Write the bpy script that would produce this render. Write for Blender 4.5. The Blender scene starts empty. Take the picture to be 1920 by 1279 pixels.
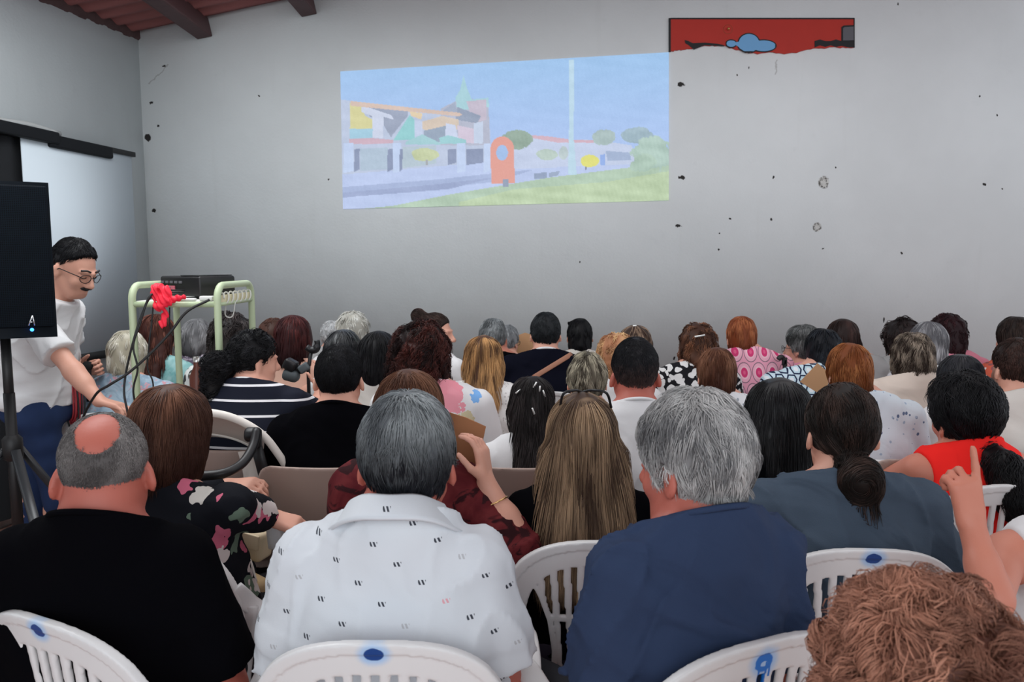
import bpy, math, random
import numpy as np
from mathutils import Vector, Matrix

F32 = np.float32
rng = np.random.default_rng(7)
random.seed(7)
COL = bpy.context.scene.collection
SC = bpy.context.scene

# ------------------------------------------------------------------ camera
FOC, CX, CY = 1450.0, 960.0, 639.5
CAMZ = 1.48
PITCH = math.atan((639.5 - 488.0) / FOC)
CP, SP = math.cos(PITCH), math.sin(PITCH)

def at(px, py, D):
    """the point of the room seen at a photo position, D metres in front of the photographer"""
    u = (px - CX) / FOC
    v = -(py - CY) / FOC
    dy = CP + v * SP
    dz = -SP + v * CP
    s = D / dy
    return np.array([u * s, D, CAMZ + dz * s], dtype=float)

def V3(*a):
    return np.array(a, dtype=float)

# ------------------------------------------------------------------ object helpers
def new_mesh(name, v, faces_list, smooth=True, col=None):
    """faces_list: list of int arrays (n,3) or (n,4)"""
    me = bpy.data.meshes.new(name)
    v = np.asarray(v, dtype=F32)
    me.vertices.add(len(v))
    me.vertices.foreach_set('co', v.ravel())
    loops, starts, tot = [], [], 0
    for f in faces_list:
        f = np.asarray(f, dtype=np.int32)
        if f.size == 0:
            continue
        k = f.shape[1]
        loops.append(f.ravel())
        starts.append(tot + np.arange(len(f), dtype=np.int32) * k)
        tot += f.size
    loops = np.concatenate(loops)
    starts = np.concatenate(starts)
    me.loops.add(len(loops))
    me.loops.foreach_set('vertex_index', loops)
    me.polygons.add(len(starts))
    me.polygons.foreach_set('loop_start', starts)
    me.update(calc_edges=True)
    if smooth:
        me.polygons.foreach_set('use_smooth', np.ones(len(starts), dtype=bool))
    if col is not None:
        a = me.color_attributes.new('Col', 'FLOAT_COLOR', 'POINT')
        c = np.ones((len(v), 4), dtype=F32)
        c[:, :3] = col
        a.data.foreach_set('color', c.ravel())
    me.validate()
    return me

def link(name, me, mat=None, parent=None, loc=None, rz=None):
    o = bpy.data.objects.new(name, me)
    COL.objects.link(o)
    if me is not None and mat is not None:
        if isinstance(mat, (list, tuple)):
            for m in mat:
                me.materials.append(m)
        else:
            me.materials.append(mat)
    if parent is not None:
        o.parent = parent
    if loc is not None:
        o.location = loc
    if rz is not None:
        o.rotation_euler = (0, 0, rz)
    return o

def tag(o, label=None, cat=None, group=None, kind=None):
    if label: o['label'] = label
    if cat: o['category'] = cat
    if group: o['group'] = group
    if kind: o['kind'] = kind
    return o

def empty(name, loc=(0, 0, 0), rz=0.0):
    o = bpy.data.objects.new(name, None)
    COL.objects.link(o)
    o.location = loc
    o.rotation_euler = (0, 0, rz)
    o.empty_display_size = 0.1
    return o

class MB:
    """collects boxes, tubes, prisms and lathes that become ONE mesh"""
    def __init__(s):
        s.v, s.f3, s.f4, s.n = [], [], [], 0
    def add(s, v, f4=(), f3=()):
        v = np.asarray(v, float)
        if len(f4): s.f4.append(np.asarray(f4, int) + s.n)
        if len(f3): s.f3.append(np.asarray(f3, int) + s.n)
        s.v.append(v); s.n += len(v)
        return s
    def box(s, c, size, R=None, bev=0.0):
        c = np.asarray(c, float); h = np.asarray(size, float) / 2
        b = min(bev, h.min() * 0.9)
        pts, q = [], []
        if b <= 0:
            for z in (-1, 1):
                for y in (-1, 1):
                    for x in (-1, 1):
                        pts.append((x * h[0], y * h[1], z * h[2]))
            q = [(0, 2, 3, 1), (4, 5, 7, 6), (0, 1, 5, 4), (2, 6, 7, 3), (0, 4, 6, 2), (1, 3, 7, 5)]
            pts = np.array(pts)
            if R is not None: pts = pts @ np.asarray(R).T
            return s.add(pts + c, q)
        # bevelled: stacked rounded-rectangle rings
        K = 4
        def ring(hx, hy, r, z):
            out = []
            for (sx, sy, a0) in ((1, 1, 0), (-1, 1, 90), (-1, -1, 180), (1, -1, 270)):
                for k in range(K):
                    a = math.radians(a0 + 90 * k / (K - 1))
                    out.append((sx * (hx - r) + r * math.cos(a), sy * (hy - r) + r * math.sin(a), z))
            return out
        rings = []
        for k in range(K):
            a = math.pi / 2 * k / (K - 1)
            rings.append(ring(h[0] - b + b * math.sin(a), h[1] - b + b * math.sin(a), max(b * math.sin(a), 1e-4), -h[2] + b - b * math.cos(a)))
        for k in range(K):
            a = math.pi / 2 * k / (K - 1)
            rings.append(ring(h[0] - b + b * math.cos(a), h[1] - b + b * math.cos(a), max(b * math.cos(a), 1e-4), h[2] - b + b * math.sin(a)))
        pts = np.array(rings); nr, m = pts.shape[:2]
        pts = pts.reshape(-1, 3)
        for i in range(nr - 1):
            for j in range(m):
                q.append((i * m + j, i * m + (j + 1) % m, (i + 1) * m + (j + 1) % m, (i + 1) * m + j))
        cb = len(pts); pts = np.vstack([pts, [(0, 0, -h[2])], [(0, 0, h[2])]])
        t = [(cb, (j + 1) % m, j) for j in range(m)] + [(cb + 1, (nr - 1) * m + j, (nr - 1) * m + (j + 1) % m) for j in range(m)]
        if R is not None: pts = pts @ np.asarray(R).T
        return s.add(pts + c, q, t)
    def tube(s, path, r, sides=10, cap=True, flat=None, up=None):
        """swept tube; r scalar or list; flat=(w,t) elliptical section with 'up' as the thickness direction"""
        P = np.asarray(path, float); n = len(P)
        rr = np.broadcast_to(np.asarray(r, float), (n,)) if flat is None else None
        T = np.gradient(P, axis=0); T /= np.linalg.norm(T, axis=1)[:, None] + 1e-9
        ref = np.array([0, 0, 1.0]) if up is None else np.asarray(up, float)
        N = None; vs = []
        for i in range(n):
            if up is not None and ref.ndim == 2:
                a = ref[i]
            elif up is not None:
                a = ref
            else:
                a = ref if N is None and abs(T[i] @ ref) < 0.9 else (np.array([1.0, 0, 0]) if N is None else N)
            N = a - T[i] * (a @ T[i]); N /= np.linalg.norm(N) + 1e-9
            B = np.cross(T[i], N)
            for k in range(sides):
                an = 2 * math.pi * k / sides
                c, sn = math.cos(an), math.sin(an)
                if flat is None:
                    vs.append(P[i] + rr[i] * (c * N + sn * B))
                else:
                    w, t = flat if np.ndim(flat[0]) == 0 else (flat[0][i], flat[1][i])
                    e = 0.55
                    vs.append(P[i] + N * t / 2 * math.copysign(abs(c) ** e, c) + B * w / 2 * math.copysign(abs(sn) ** e, sn))
        q = [(i * sides + k, i * sides + (k + 1) % sides, (i + 1) * sides + (k + 1) % sides, (i + 1) * sides + k) for i in range(n - 1) for k in range(sides)]
        t3 = []
        if cap:
            vs += [P[0], P[-1]]
            a, b = n * sides, n * sides + 1
            t3 = [(a, (k + 1) % sides, k) for k in range(sides)] + [(b, (n - 1) * sides + k, (n - 1) * sides + (k + 1) % sides) for k in range(sides)]
        return s.add(vs, q, t3)
    def lathe(s, prof, c=(0, 0, 0), sides=20, R=None):
        """prof: (radius, z) list"""
        vs = []
        for r, z in prof:
            for k in range(sides):
                a = 2 * math.pi * k / sides
                vs.append((r * math.cos(a), r * math.sin(a), z))
        n = len(prof)
        q = [(i * sides + k, i * sides + (k + 1) % sides, (i + 1) * sides + (k + 1) % sides, (i + 1) * sides + k) for i in range(n - 1) for k in range(sides)]
        vs = np.array(vs)
        if R is not None: vs = vs @ np.asarray(R).T
        return s.add(vs + np.asarray(c, float), q)
    def prism(s, poly, y0, y1):
        """poly of (x,z) extruded along y (a flat plate facing the room)"""
        n = len(poly)
        vs = [(x, y0, z) for x, z in poly] + [(x, y1, z) for x, z in poly]
        s.add(vs, [(i, (i + 1) % n, n + (i + 1) % n, n + i) for i in range(n)])
        # ear-less fan over the centroid suits the star shaped outlines used here
        cx = sum(p[0] for p in poly) / n; cz = sum(p[1] for p in poly) / n
        b = s.n
        s.add([(x, y0, z) for x, z in poly] + [(cx, y0, cz)], f3=[(i, n, (i + 1) % n) for i in range(n)])
        s.add([(x, y1, z) for x, z in poly] + [(cx, y1, cz)], f3=[(i, (i + 1) % n, n) for i in range(n)])
        return s
    def sheet(s, X):
        """grid of points (n,m,3)"""
        X = np.asarray(X, float); n, m = X.shape[:2]
        q = [(i * m + j, i * m + j + 1, (i + 1) * m + j + 1, (i + 1) * m + j) for i in range(n - 1) for j in range(m - 1)]
        return s.add(X.reshape(-1, 3), q)
    def mesh(s, name, smooth=True, col=None):
        fl = []
        if s.f4: fl.append(np.concatenate(s.f4))
        if s.f3: fl.append(np.concatenate(s.f3))
        return new_mesh(name, np.concatenate(s.v), fl, smooth, col)
    def build(s, name, mat, parent=None, smooth=True, autosmooth=None):
        me = s.mesh(name, smooth)
        o = link(name, me, mat, parent)
        if autosmooth:
            try:
                me.set_sharp_from_angle(angle=math.radians(autosmooth))
            except Exception:
                pass
        return o

def spline(pts, n=24):
    """Catmull-Rom through the points"""
    P = np.asarray(pts, float)
    P = np.vstack([2 * P[0] - P[1], P, 2 * P[-1] - P[-2]])
    out = []
    segs = len(P) - 3
    for t in np.linspace(0, segs - 1e-6, n):
        i = int(t); u = t - i
        a, b, c, d = P[i:i + 4]
        out.append(0.5 * ((2 * b) + (-a + c) * u + (2 * a - 5 * b + 4 * c - d) * u * u + (-a + 3 * b - 3 * c + d) * u ** 3))
    return np.array(out)

def rotz(a):
    c, s = math.cos(a), math.sin(a)
    return np.array([[c, -s, 0], [s, c, 0], [0, 0, 1.0]])
def rotx(a):
    c, s = math.cos(a), math.sin(a)
    return np.array([[1, 0, 0], [0, c, -s], [0, s, c.real]])
def roty(a):
    c, s = math.cos(a), math.sin(a)
    return np.array([[c, 0, s], [0, 1, 0], [-s, 0, c]])

# ------------------------------------------------------------------ distance fields
def smin(a, b, k):
    h = np.clip(0.5 + 0.5 * (b - a) / k, 0, 1)
    return b + (a - b) * h - k * h * (1 - h)
def smax(a, b, k):
    return -smin(-a, -b, k)
def cap(P, a, b, r1, r2=None):
    a = np.asarray(a, F32); b = np.asarray(b, F32)
    r2 = r1 if r2 is None else r2
    ba = b - a
    pa = P - a
    t = np.clip(pa @ ba / max(float(ba @ ba), 1e-9), 0, 1)
    d = pa - t[:, None] * ba
    return np.sqrt((d * d).sum(1)) - (r1 + (r2 - r1) * t)
def ell(P, c, r):
    q = P - np.asarray(c, F32)
    r = np.asarray(r, F32)
    a = q / r
    k0 = np.sqrt((a * a).sum(1)) + 1e-9
    b = a / r
    k1 = np.sqrt((b * b).sum(1)) + 1e-9
    return k0 * (k0 - 1) / k1
def near(P, c, R, f):
    """evaluate f only close to c"""
    q = P - np.asarray(c, F32)
    d = np.sqrt((q * q).sum(1)) - R
    out = d + 0.03
    m = d < 0.02
    if m.any():
        out[m] = np.minimum(f(P[m]), 0.09)
    return out
def wob(P, seed, fr, n=3):
    r = np.random.default_rng(seed)
    s = np.zeros(len(P), F32)
    for i in range(n):
        k = r.normal(size=3).astype(F32); k *= fr * (1 + 0.5 * i) / np.linalg.norm(k)
        k2 = r.normal(size=3).astype(F32); k2 *= fr * 0.6 / np.linalg.norm(k2)
        s += np.sin(P @ k + r.uniform(0, 6) + 1.2 * np.sin(P @ k2 + r.uniform(0, 6)))
    return s / n

_E = [(0, 1), (2, 3), (4, 5), (6, 7), (0, 2), (1, 3), (4, 6), (5, 7), (0, 4), (1, 5), (2, 6), (3, 7)]
_C = np.array([[i, j, k] for i in (0, 1) for j in (0, 1) for k in (0, 1)])

def mesh_sdf(f, lo, hi, h, slack=0.0):
    """vertices and quads of the zero surface (surface nets, evaluated sparsely)"""
    lo = np.asarray(lo, float); hi = np.asarray(hi, float)
    B = 4
    nb = np.ceil((hi - lo) / (h * B)).astype(int) + 1
    n = nb * B
    bi = np.stack(np.meshgrid(*[np.arange(k) for k in nb], indexing='ij'), -1).reshape(-1, 3)
    cen = (lo + (bi * B + (B - 1) / 2) * h).astype(F32)
    d = f(cen)
    thr = B * h * 0.95 + slack
    vals = np.repeat(np.repeat(np.repeat(np.where(d < 0, -1.0, 1.0).astype(F32).reshape(nb), B, 0), B, 1), B, 2)
    act = bi[np.abs(d) < thr]
    off = np.stack(np.meshgrid(np.arange(B), np.arange(B), np.arange(B), indexing='ij'), -1).reshape(-1, 3)
    I = (act[:, None, :] * B + off[None]).reshape(-1, 3)
    vals[I[:, 0], I[:, 1], I[:, 2]] = f((lo + I * h).astype(F32))
    vals[0, :, :] = 1; vals[-1, :, :] = 1; vals[:, 0, :] = 1; vals[:, -1, :] = 1; vals[:, :, 0] = 1; vals[:, :, -1] = 1
    s = vals < 0
    cnt = np.zeros(n - 1, np.uint8)
    for c in _C:
        cnt += s[c[0]:n[0] - 1 + c[0], c[1]:n[1] - 1 + c[1], c[2]:n[2] - 1 + c[2]]
    cells = np.argwhere((cnt > 0) & (cnt < 8))
    idm = np.full(n - 1, -1, np.int32)
    idm[cells[:, 0], cells[:, 1], cells[:, 2]] = np.arange(len(cells))
    cv = np.stack([vals[cells[:, 0] + c[0], cells[:, 1] + c[1], cells[:, 2] + c[2]] for c in _C], 1)
    acc = np.zeros((len(cells), 3)); num = np.zeros(len(cells))
    for a, b in _E:
        m = (cv[:, a] < 0) != (cv[:, b] < 0)
        t = cv[m, a] / (cv[m, a] - cv[m, b])
        acc[m] += _C[a] + t[:, None] * (_C[b] - _C[a]); num[m] += 1
    v = lo + (cells + acc / num[:, None]) * h
    quads = []
    for ax in range(3):
        o1, o2 = [(1, 2), (2, 0), (0, 1)][ax]
        sl0 = [slice(None)] * 3; sl1 = [slice(None)] * 3
        sl0[ax] = slice(0, -1); sl1[ax] = slice(1, None)
        s0 = s[tuple(sl0)]; s1 = s[tuple(sl1)]
        e = np.argwhere(s0 != s1)
        e = e[(e[:, o1] > 0) & (e[:, o2] > 0) & (e[:, o1] < n[o1] - 1) & (e[:, o2] < n[o2] - 1)]
        inside = s0[e[:, 0], e[:, 1], e[:, 2]]
        def cid(d1, d2):
            q = e.copy(); q[:, o1] += d1; q[:, o2] += d2
            return idm[q[:, 0], q[:, 1], q[:, 2]]
        Q = np.stack([cid(-1, -1), cid(0, -1), cid(0, 0), cid(-1, 0)], 1)
        Q[~inside] = Q[~inside][:, ::-1]
        quads.append(Q)
    Q = np.concatenate(quads)
    Q = Q[(Q >= 0).all(1)]
    return v, Q

def grad(f, P, e=0.002):
    g = np.stack([f(P + np.array(d, F32) * e) - f(P - np.array(d, F32) * e) for d in ((1, 0, 0), (0, 1, 0), (0, 0, 1))], 1)
    return g / (np.linalg.norm(g, axis=1)[:, None] + 1e-9)

# ------------------------------------------------------------------ materials
def srgb(r, g, b):
    def c(x):
        x /= 255.0
        return x / 12.92 if x <= 0.04045 else ((x + 0.055) / 1.055) ** 2.4
    return (c(r), c(g), c(b))

MATS = {}
class NT:
    """tiny node-tree writer: sockets are combined with plain arithmetic"""
    def __init__(s, name):
        s.m = bpy.data.materials.new(name)
        s.m.use_nodes = True
        s.t = s.m.node_tree
        s.t.nodes.clear()
        s.out = s.t.nodes.new('ShaderNodeOutputMaterial')
        s.b = s.t.nodes.new('ShaderNodeBsdfPrincipled')
        s.t.links.new(s.b.outputs[0], s.out.inputs[0])
        s.b.inputs['Specular IOR Level'].default_value = 0.3
    def node(s, k, **p):
        n = s.t.nodes.new(k)
        for a, b in p.items(): setattr(n, a, b)
        return n
    def put(s, x, sock):
        if isinstance(x, S): s.t.links.new(x.s, sock)
        elif isinstance(x, (tuple, list)): sock.default_value = tuple(x) + ((1,) if len(x) == 3 and len(sock.default_value) == 4 else ())
        else: sock.default_value = x
    def math(s, op, a, b=0.0, c=0.0):
        n = s.node('ShaderNodeMath', operation=op)
        s.put(a, n.inputs[0]); s.put(b, n.inputs[1]); s.put(c, n.inputs[2])
        return S(s, n.outputs[0])
    def coord(s):
        n = s.node('ShaderNodeTexCoord')
        return S(s, n.outputs['Object'])
    def xyz(s, v=None):
        n = s.node('ShaderNodeSeparateXYZ')
        s.put(v or s.coord(), n.inputs[0])
        return [S(s, n.outputs[i]) for i in range(3)]
    def vec(s, x, y, z):
        n = s.node('ShaderNodeCombineXYZ')
        for i, q in enumerate((x, y, z)): s.put(q, n.inputs[i])
        return S(s, n.outputs[0])
    def noise(s, scale, detail=3, v=None, rough=0.55, dist=0.0):
        n = s.node('ShaderNodeTexNoise')
        s.put(v or s.coord(), n.inputs['Vector'])
        n.inputs['Scale'].default_value = scale; n.inputs['Detail'].default_value = detail
        n.inputs['Roughness'].default_value = rough; n.inputs['Distortion'].default_value = dist
        return S(s, n.outputs['Fac'])
    def voro(s, scale, v=None, rand=1.0, feature='F1'):
        n = s.node('ShaderNodeTexVoronoi', feature=feature)
        s.put(v or s.coord(), n.inputs['Vector'])
        n.inputs['Scale'].default_value = scale; n.inputs['Randomness'].default_value = rand
        sep = s.node('ShaderNodeSeparateColor')
        if feature != 'DISTANCE_TO_EDGE':
            s.t.links.new(n.outputs['Color'], sep.inputs[0])
        return S(s, n.outputs['Distance']), S(s, sep.outputs[0]), S(s, sep.outputs[1])
    def mix(s, f, a, b):
        n = s.node('ShaderNodeMix', data_type='RGBA')
        s.put(f, n.inputs[0]); s.put(a, n.inputs[6]); s.put(b, n.inputs[7])
        return S(s, n.outputs[2])
    def step(s, x, lo, hi):
        n = s.node('ShaderNodeMapRange', interpolation_type='SMOOTHSTEP')
        s.put(x, n.inputs[0]); n.inputs[1].default_value = lo; n.inputs[2].default_value = hi
        return S(s, n.outputs[0])
    def color(s, c): s.put(c, s.b.inputs['Base Color'])
    def bump(s, h, strength=0.3, dist=0.01, prev=None):
        n = s.node('ShaderNodeBump')
        n.inputs['Strength'].default_value = strength; n.inputs['Distance'].default_value = dist
        s.put(h, n.inputs['Height'])
        s.t.links.new(n.outputs[0], s.b.inputs['Normal'])
    def attr(s, name='Col'):
        n = s.node('ShaderNodeAttribute', attribute_name=name)
        return S(s, n.outputs['Color'])

class S:
    def __init__(s, nt, sock): s.n, s.s = nt, sock
    def __add__(s, o): return s.n.math('ADD', s, o)
    __radd__ = __add__
    def __sub__(s, o): return s.n.math('SUBTRACT', s, o)
    def __rsub__(s, o): return s.n.math('SUBTRACT', o, s)
    def __mul__(s, o): return s.n.math('MULTIPLY', s, o)
    __rmul__ = __mul__
    def __truediv__(s, o): return s.n.math('DIVIDE', s, o)
    def lt(s, o): return s.n.math('LESS_THAN', s, o)
    def gt(s, o): return s.n.math('GREATER_THAN', s, o)
    def abs(s): return s.n.math('ABSOLUTE', s)
    def frac(s): return s.n.math('FRACT', s)
    def floor(s): return s.n.math('FLOOR', s)
    def sqrt(s): return s.n.math('SQRT', s)
    def sin(s): return s.n.math('SINE', s)
    def min(s, o): return s.n.math('MINIMUM', s, o)
    def max(s, o): return s.n.math('MAXIMUM', s, o)

def plain(name, col, rough=0.5, spec=0.3, metal=0.0, noise=0.0, nscale=20):
    if name in MATS: return MATS[name]
    n = NT(name)
    if noise:
        f = n.noise(nscale, 4)
        n.color(n.mix(f, tuple(c * (1 - noise) for c in col), tuple(min(1, c * (1 + noise)) for c in col)))
    else:
        n.color(col)
    n.b.inputs['Roughness'].default_value = rough
    n.b.inputs['Specular IOR Level'].default_value = spec
    n.b.inputs['Metallic'].default_value = metal
    MATS[name] = n.m
    return n.m

def fabric(name, col, rough=0.85, pattern=None, wr=0.35, spec=0.12):
    """cloth; pattern(n) may return a colour socket"""
    if name in MATS: return MATS[name]
    n = NT(name)
    c = pattern(n) if pattern else None
    if c is None:
        f = n.noise(9, 3)
        c = n.mix(f, tuple(x * 0.92 for x in col), tuple(min(1, x * 1.07) for x in col))
    n.color(c)
    n.b.inputs['Roughness'].default_value = rough
    n.b.inputs['Specular IOR Level'].default_value = spec
    x, y, z = n.xyz()
    w = n.vec(x * 5.0 + y * 2.0, y * 6.0, z * 8.0 + x * 2.5)
    n.bump(n.noise(1.0, 2, w, 0.4, 0.9) + n.noise(420, 2) * 0.02, wr, 0.03)
    MATS[name] = n.m
    return n.m

def hair_mat(rough=0.5, spec=0.2):
    key = 'hair%.2f_%.2f' % (rough, spec)
    if key in MATS: return MATS[key]
    n = NT(key)
    n.color(n.attr())
    n.b.inputs['Roughness'].default_value = rough
    n.b.inputs['Specular IOR Level'].default_value = spec
    MATS[key] = n.m
    return n.m

def skin_mat(name, col):
    if name in MATS: return MATS[name]
    n = NT(name)
    f = n.noise(14, 4)
    n.color(n.mix(f, (col[0] * 0.95, col[1] * 0.85, col[2] * 0.83), (min(1, col[0] * 1.04), col[1] * 1.08, col[2] * 1.08)))
    n.b.inputs['Roughness'].default_value = 0.5
    n.b.inputs['Specular IOR Level'].default_value = 0.35
    n.bump(n.noise(160, 3), 0.08, 0.003)
    MATS[name] = n.m
    return n.m
# ------------------------------------------------------------------ people
def ring_pts(c, rx, ry, n, tilt=0.0):
    return [(c[0] + rx * math.cos(a), c[1] + ry * math.sin(a), c[2] + tilt * math.sin(a)) for a in np.linspace(0, 2 * math.pi, n)]

def head_sdf(Q, detail, nose=1.0):
    """head in its own frame: centre 0, face +y, crown at z=.115, chin at z=-.115"""
    d = ell(Q, (0, -0.014, 0.03), (0.0755, 0.094, 0.086))
    d = smin(d, ell(Q, (0, 0.030, -0.030), (0.058, 0.060, 0.078)), 0.03)
    d = smin(d, ell(Q, (0, 0.045, -0.083), (0.036, 0.038, 0.032)), 0.035)
    for s in (-1, 1):
        d = smin(d, cap(Q, (s * 0.053, 0.0, -0.05), (s * 0.03, 0.055, -0.095), 0.022, 0.018), 0.02)
        d = smin(d, ell(Q, (s * 0.036, 0.062, -0.032), (0.022, 0.018, 0.02)), 0.02)
        e = ell((Q - np.array((s * 0.080, -0.012, -0.012), F32)) @ (roty(-s * 0.25) @ rotz(s * 0.45)).astype(F32), (0, 0, 0), (0.009, 0.021, 0.034))
        if detail:
            e = smax(e, -ell(Q, (s * 0.094, -0.004, -0.010), (0.010, 0.010, 0.018)), 0.004)
        d = smin(d, e, 0.008)
    if detail:
        for s in (-1, 1):
            d = smax(d, -ell(Q, (s * 0.033, 0.098, 0.006), (0.021, 0.018, 0.012)), 0.014)
            d = smin(d, ell(Q, (s * 0.032, 0.074, 0.004), (0.014, 0.0135, 0.010)), 0.003)
            d = smin(d, cap(Q, (s * 0.012, 0.091, 0.024), (s * 0.046, 0.077, 0.026), 0.008, 0.006), 0.012)
            d = smin(d, ell(Q, (s * 0.012, 0.098, -0.034), (0.010, 0.010, 0.008)), 0.006)
    d = smin(d, cap(Q, (0, 0.086, 0.012), (0, 0.104 + 0.006 * nose, -0.028), 0.009, 0.0125), 0.012)
    if detail:
        d = smin(d, ell(Q, (0, 0.086, -0.060), (0.023, 0.010, 0.006)), 0.006)
        d = smin(d, ell(Q, (0, 0.085, -0.071), (0.020, 0.010, 0.007)), 0.006)
        d = smax(d, -cap(Q, (-0.02, 0.094, -0.0655), (0.02, 0.094, -0.0655), 0.0028), 0.004)
    return d

def hair_hull(st, hp):
    """distance field of the hair mass in the head frame"""
    tt, ts, tb = hp.get('t', (0.014, 0.010, 0.012))
    sd = hp.get('seed', 1)
    bump, bf = hp.get('bump', (0.0015, 70))
    nape = hp.get('nape', -0.078)
    def skull(Q):
        return ell(Q, (0, -0.014, 0.03), (0.0755 + ts, 0.094 + tb, 0.086 + tt))
    def facecut(Q, p, n):
        n = np.asarray(n, float); n = (n / np.linalg.norm(n)).astype(F32)
        return (Q - np.asarray(p, F32)) @ n
    if st == 'bald':
        def f(Q):
            d = ell(Q, (0, -0.014, 0.03), (0.0785, 0.097, 0.0885))
            d = smax(d, facecut(Q, (0, 0.062, 0.062), (0, 0.75, -0.66)), 0.01)
            d = smax(d, nape - Q[:, 2] - 0.15 * np.abs(Q[:, 0]), 0.006)
            d = smax(d, -ell(Q, (0.0, -0.083, 0.098), (0.039, 0.052, 0.066)) + 0.005 * wob(Q, 3, 120), 0.006)
            return d
    elif st in ('short', 'fade', 'tight', 'pony', 'bun'):
        fp = hp.get('front', (0, 0.058, 0.066)); fn = hp.get('fn', (0, 0.75, -0.66))
        tail = hp.get('tail')
        def f(Q):
            d = skull(Q)
            if st == 'fade':
                d = smin(ell(Q, (0, -0.014, 0.03), (0.0785, 0.097, 0.088)), ell(Q, (0, -0.004, 0.052), (0.078, 0.092, 0.066 + tt)), 0.02)
            d = smax(d, facecut(Q, fp, fn), 0.012)
            d = smax(d, nape - Q[:, 2] + 0.25 * np.abs(Q[:, 0]), 0.008)
            if hp.get('ears', True):
                e = np.minimum(ell(Q, (0.083, 0.0, -0.03), (0.022, 0.026, 0.05)), ell(Q, (-0.083, 0.0, -0.03), (0.022, 0.026, 0.05)))
                d = smax(d, -e, 0.006)
            if tail:
                for a, b, r1, r2 in tail:
                    d = smin(d, cap(Q, a, b, r1, r2), hp.get('tk', 0.014))
            return d + bump * wob(Q, sd, bf)
    else:   # bob / long / curly
        low = hp.get('low', -0.115); w = hp.get('w', 0.088); L = hp.get('L', 0.0)
        fp = hp.get('front', (0, 0.052, 0.05)); fn = hp.get('fn', (0, 0.97, -0.25))
        by = hp.get('by', -0.028)
        def f(Q):
            d = skull(Q)
            d = smin(d, ell(Q, (0, by, low * 0.45), (w, 0.082 + tb, 0.05 - low * 0.6)), 0.03)
            d = smax(d, facecut(Q, fp, fn), 0.015)
            d = smax(d, low - Q[:, 2], 0.012)
            if L:
                lw = hp.get('lw', 0.085); bx = hp.get('bx', 0.0); lt = hp.get('lt', 0.036); ly = hp.get('ly', -0.14)
                q = Q.copy()
                tz = np.clip((-0.05 - Q[:, 2]) / (L - 0.05), 0, 1)
                q[:, 0] = (Q[:, 0] - bx * tz) * (lt / (lw * (1 - hp.get('ltap', 0.15) * tz)))
                e = cap(q, (0, -0.055, -0.02), (0, ly, -L), lt)
                d = smin(d, e, 0.025)
            for a, b, r1, r2 in hp.get('tail', ()):
                d = smin(d, cap(Q, a, b, r1, r2), 0.015)
            return d + bump * wob(Q, sd, bf)
    return f

def hair_flow(st, hp):
    tie = hp.get('tie'); down = hp.get('down', 1.1)
    crown = np.array(hp.get('crown', (0, -0.03, 0.13)), F32)
    def fl(Q):
        v = Q - crown
        v /= np.linalg.norm(v, axis=1)[:, None] + 1e-6
        v = v + np.array((0, 0, -down), F32)
        if tie is not None:
            tv = np.asarray(tie, F32) - Q
            dist = np.linalg.norm(tv, axis=1)[:, None]
            tv = tv / (dist + 1e-6)
            tail = np.array(hp.get('tdir', (0, -0.1, -1)), F32)
            beyond = ((Q - np.asarray(tie, F32)) @ np.array(hp.get('tdir', (0, -0.1, -1)), F32) > -0.005)[:, None]
            v = np.where(beyond, tail, tv)
            if hp.get('swirl') is not None:
                bc = np.asarray(hp['swirl'], F32); rel = Q - bc
                sw_ = np.cross(np.array((0.15, 1, 0.2), F32)[None], rel); sw_ /= np.linalg.norm(sw_, axis=1)[:, None] + 1e-6
                v = np.where((np.linalg.norm(rel, axis=1) < hp.get('swr', 0.062))[:, None], sw_, v)
        return v
    return fl

def lt_of(hp):
    return hp.get('lt', 0.036) * 0.8

def nape_of(hp):
    return hp.get('nape', -0.078)

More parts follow.
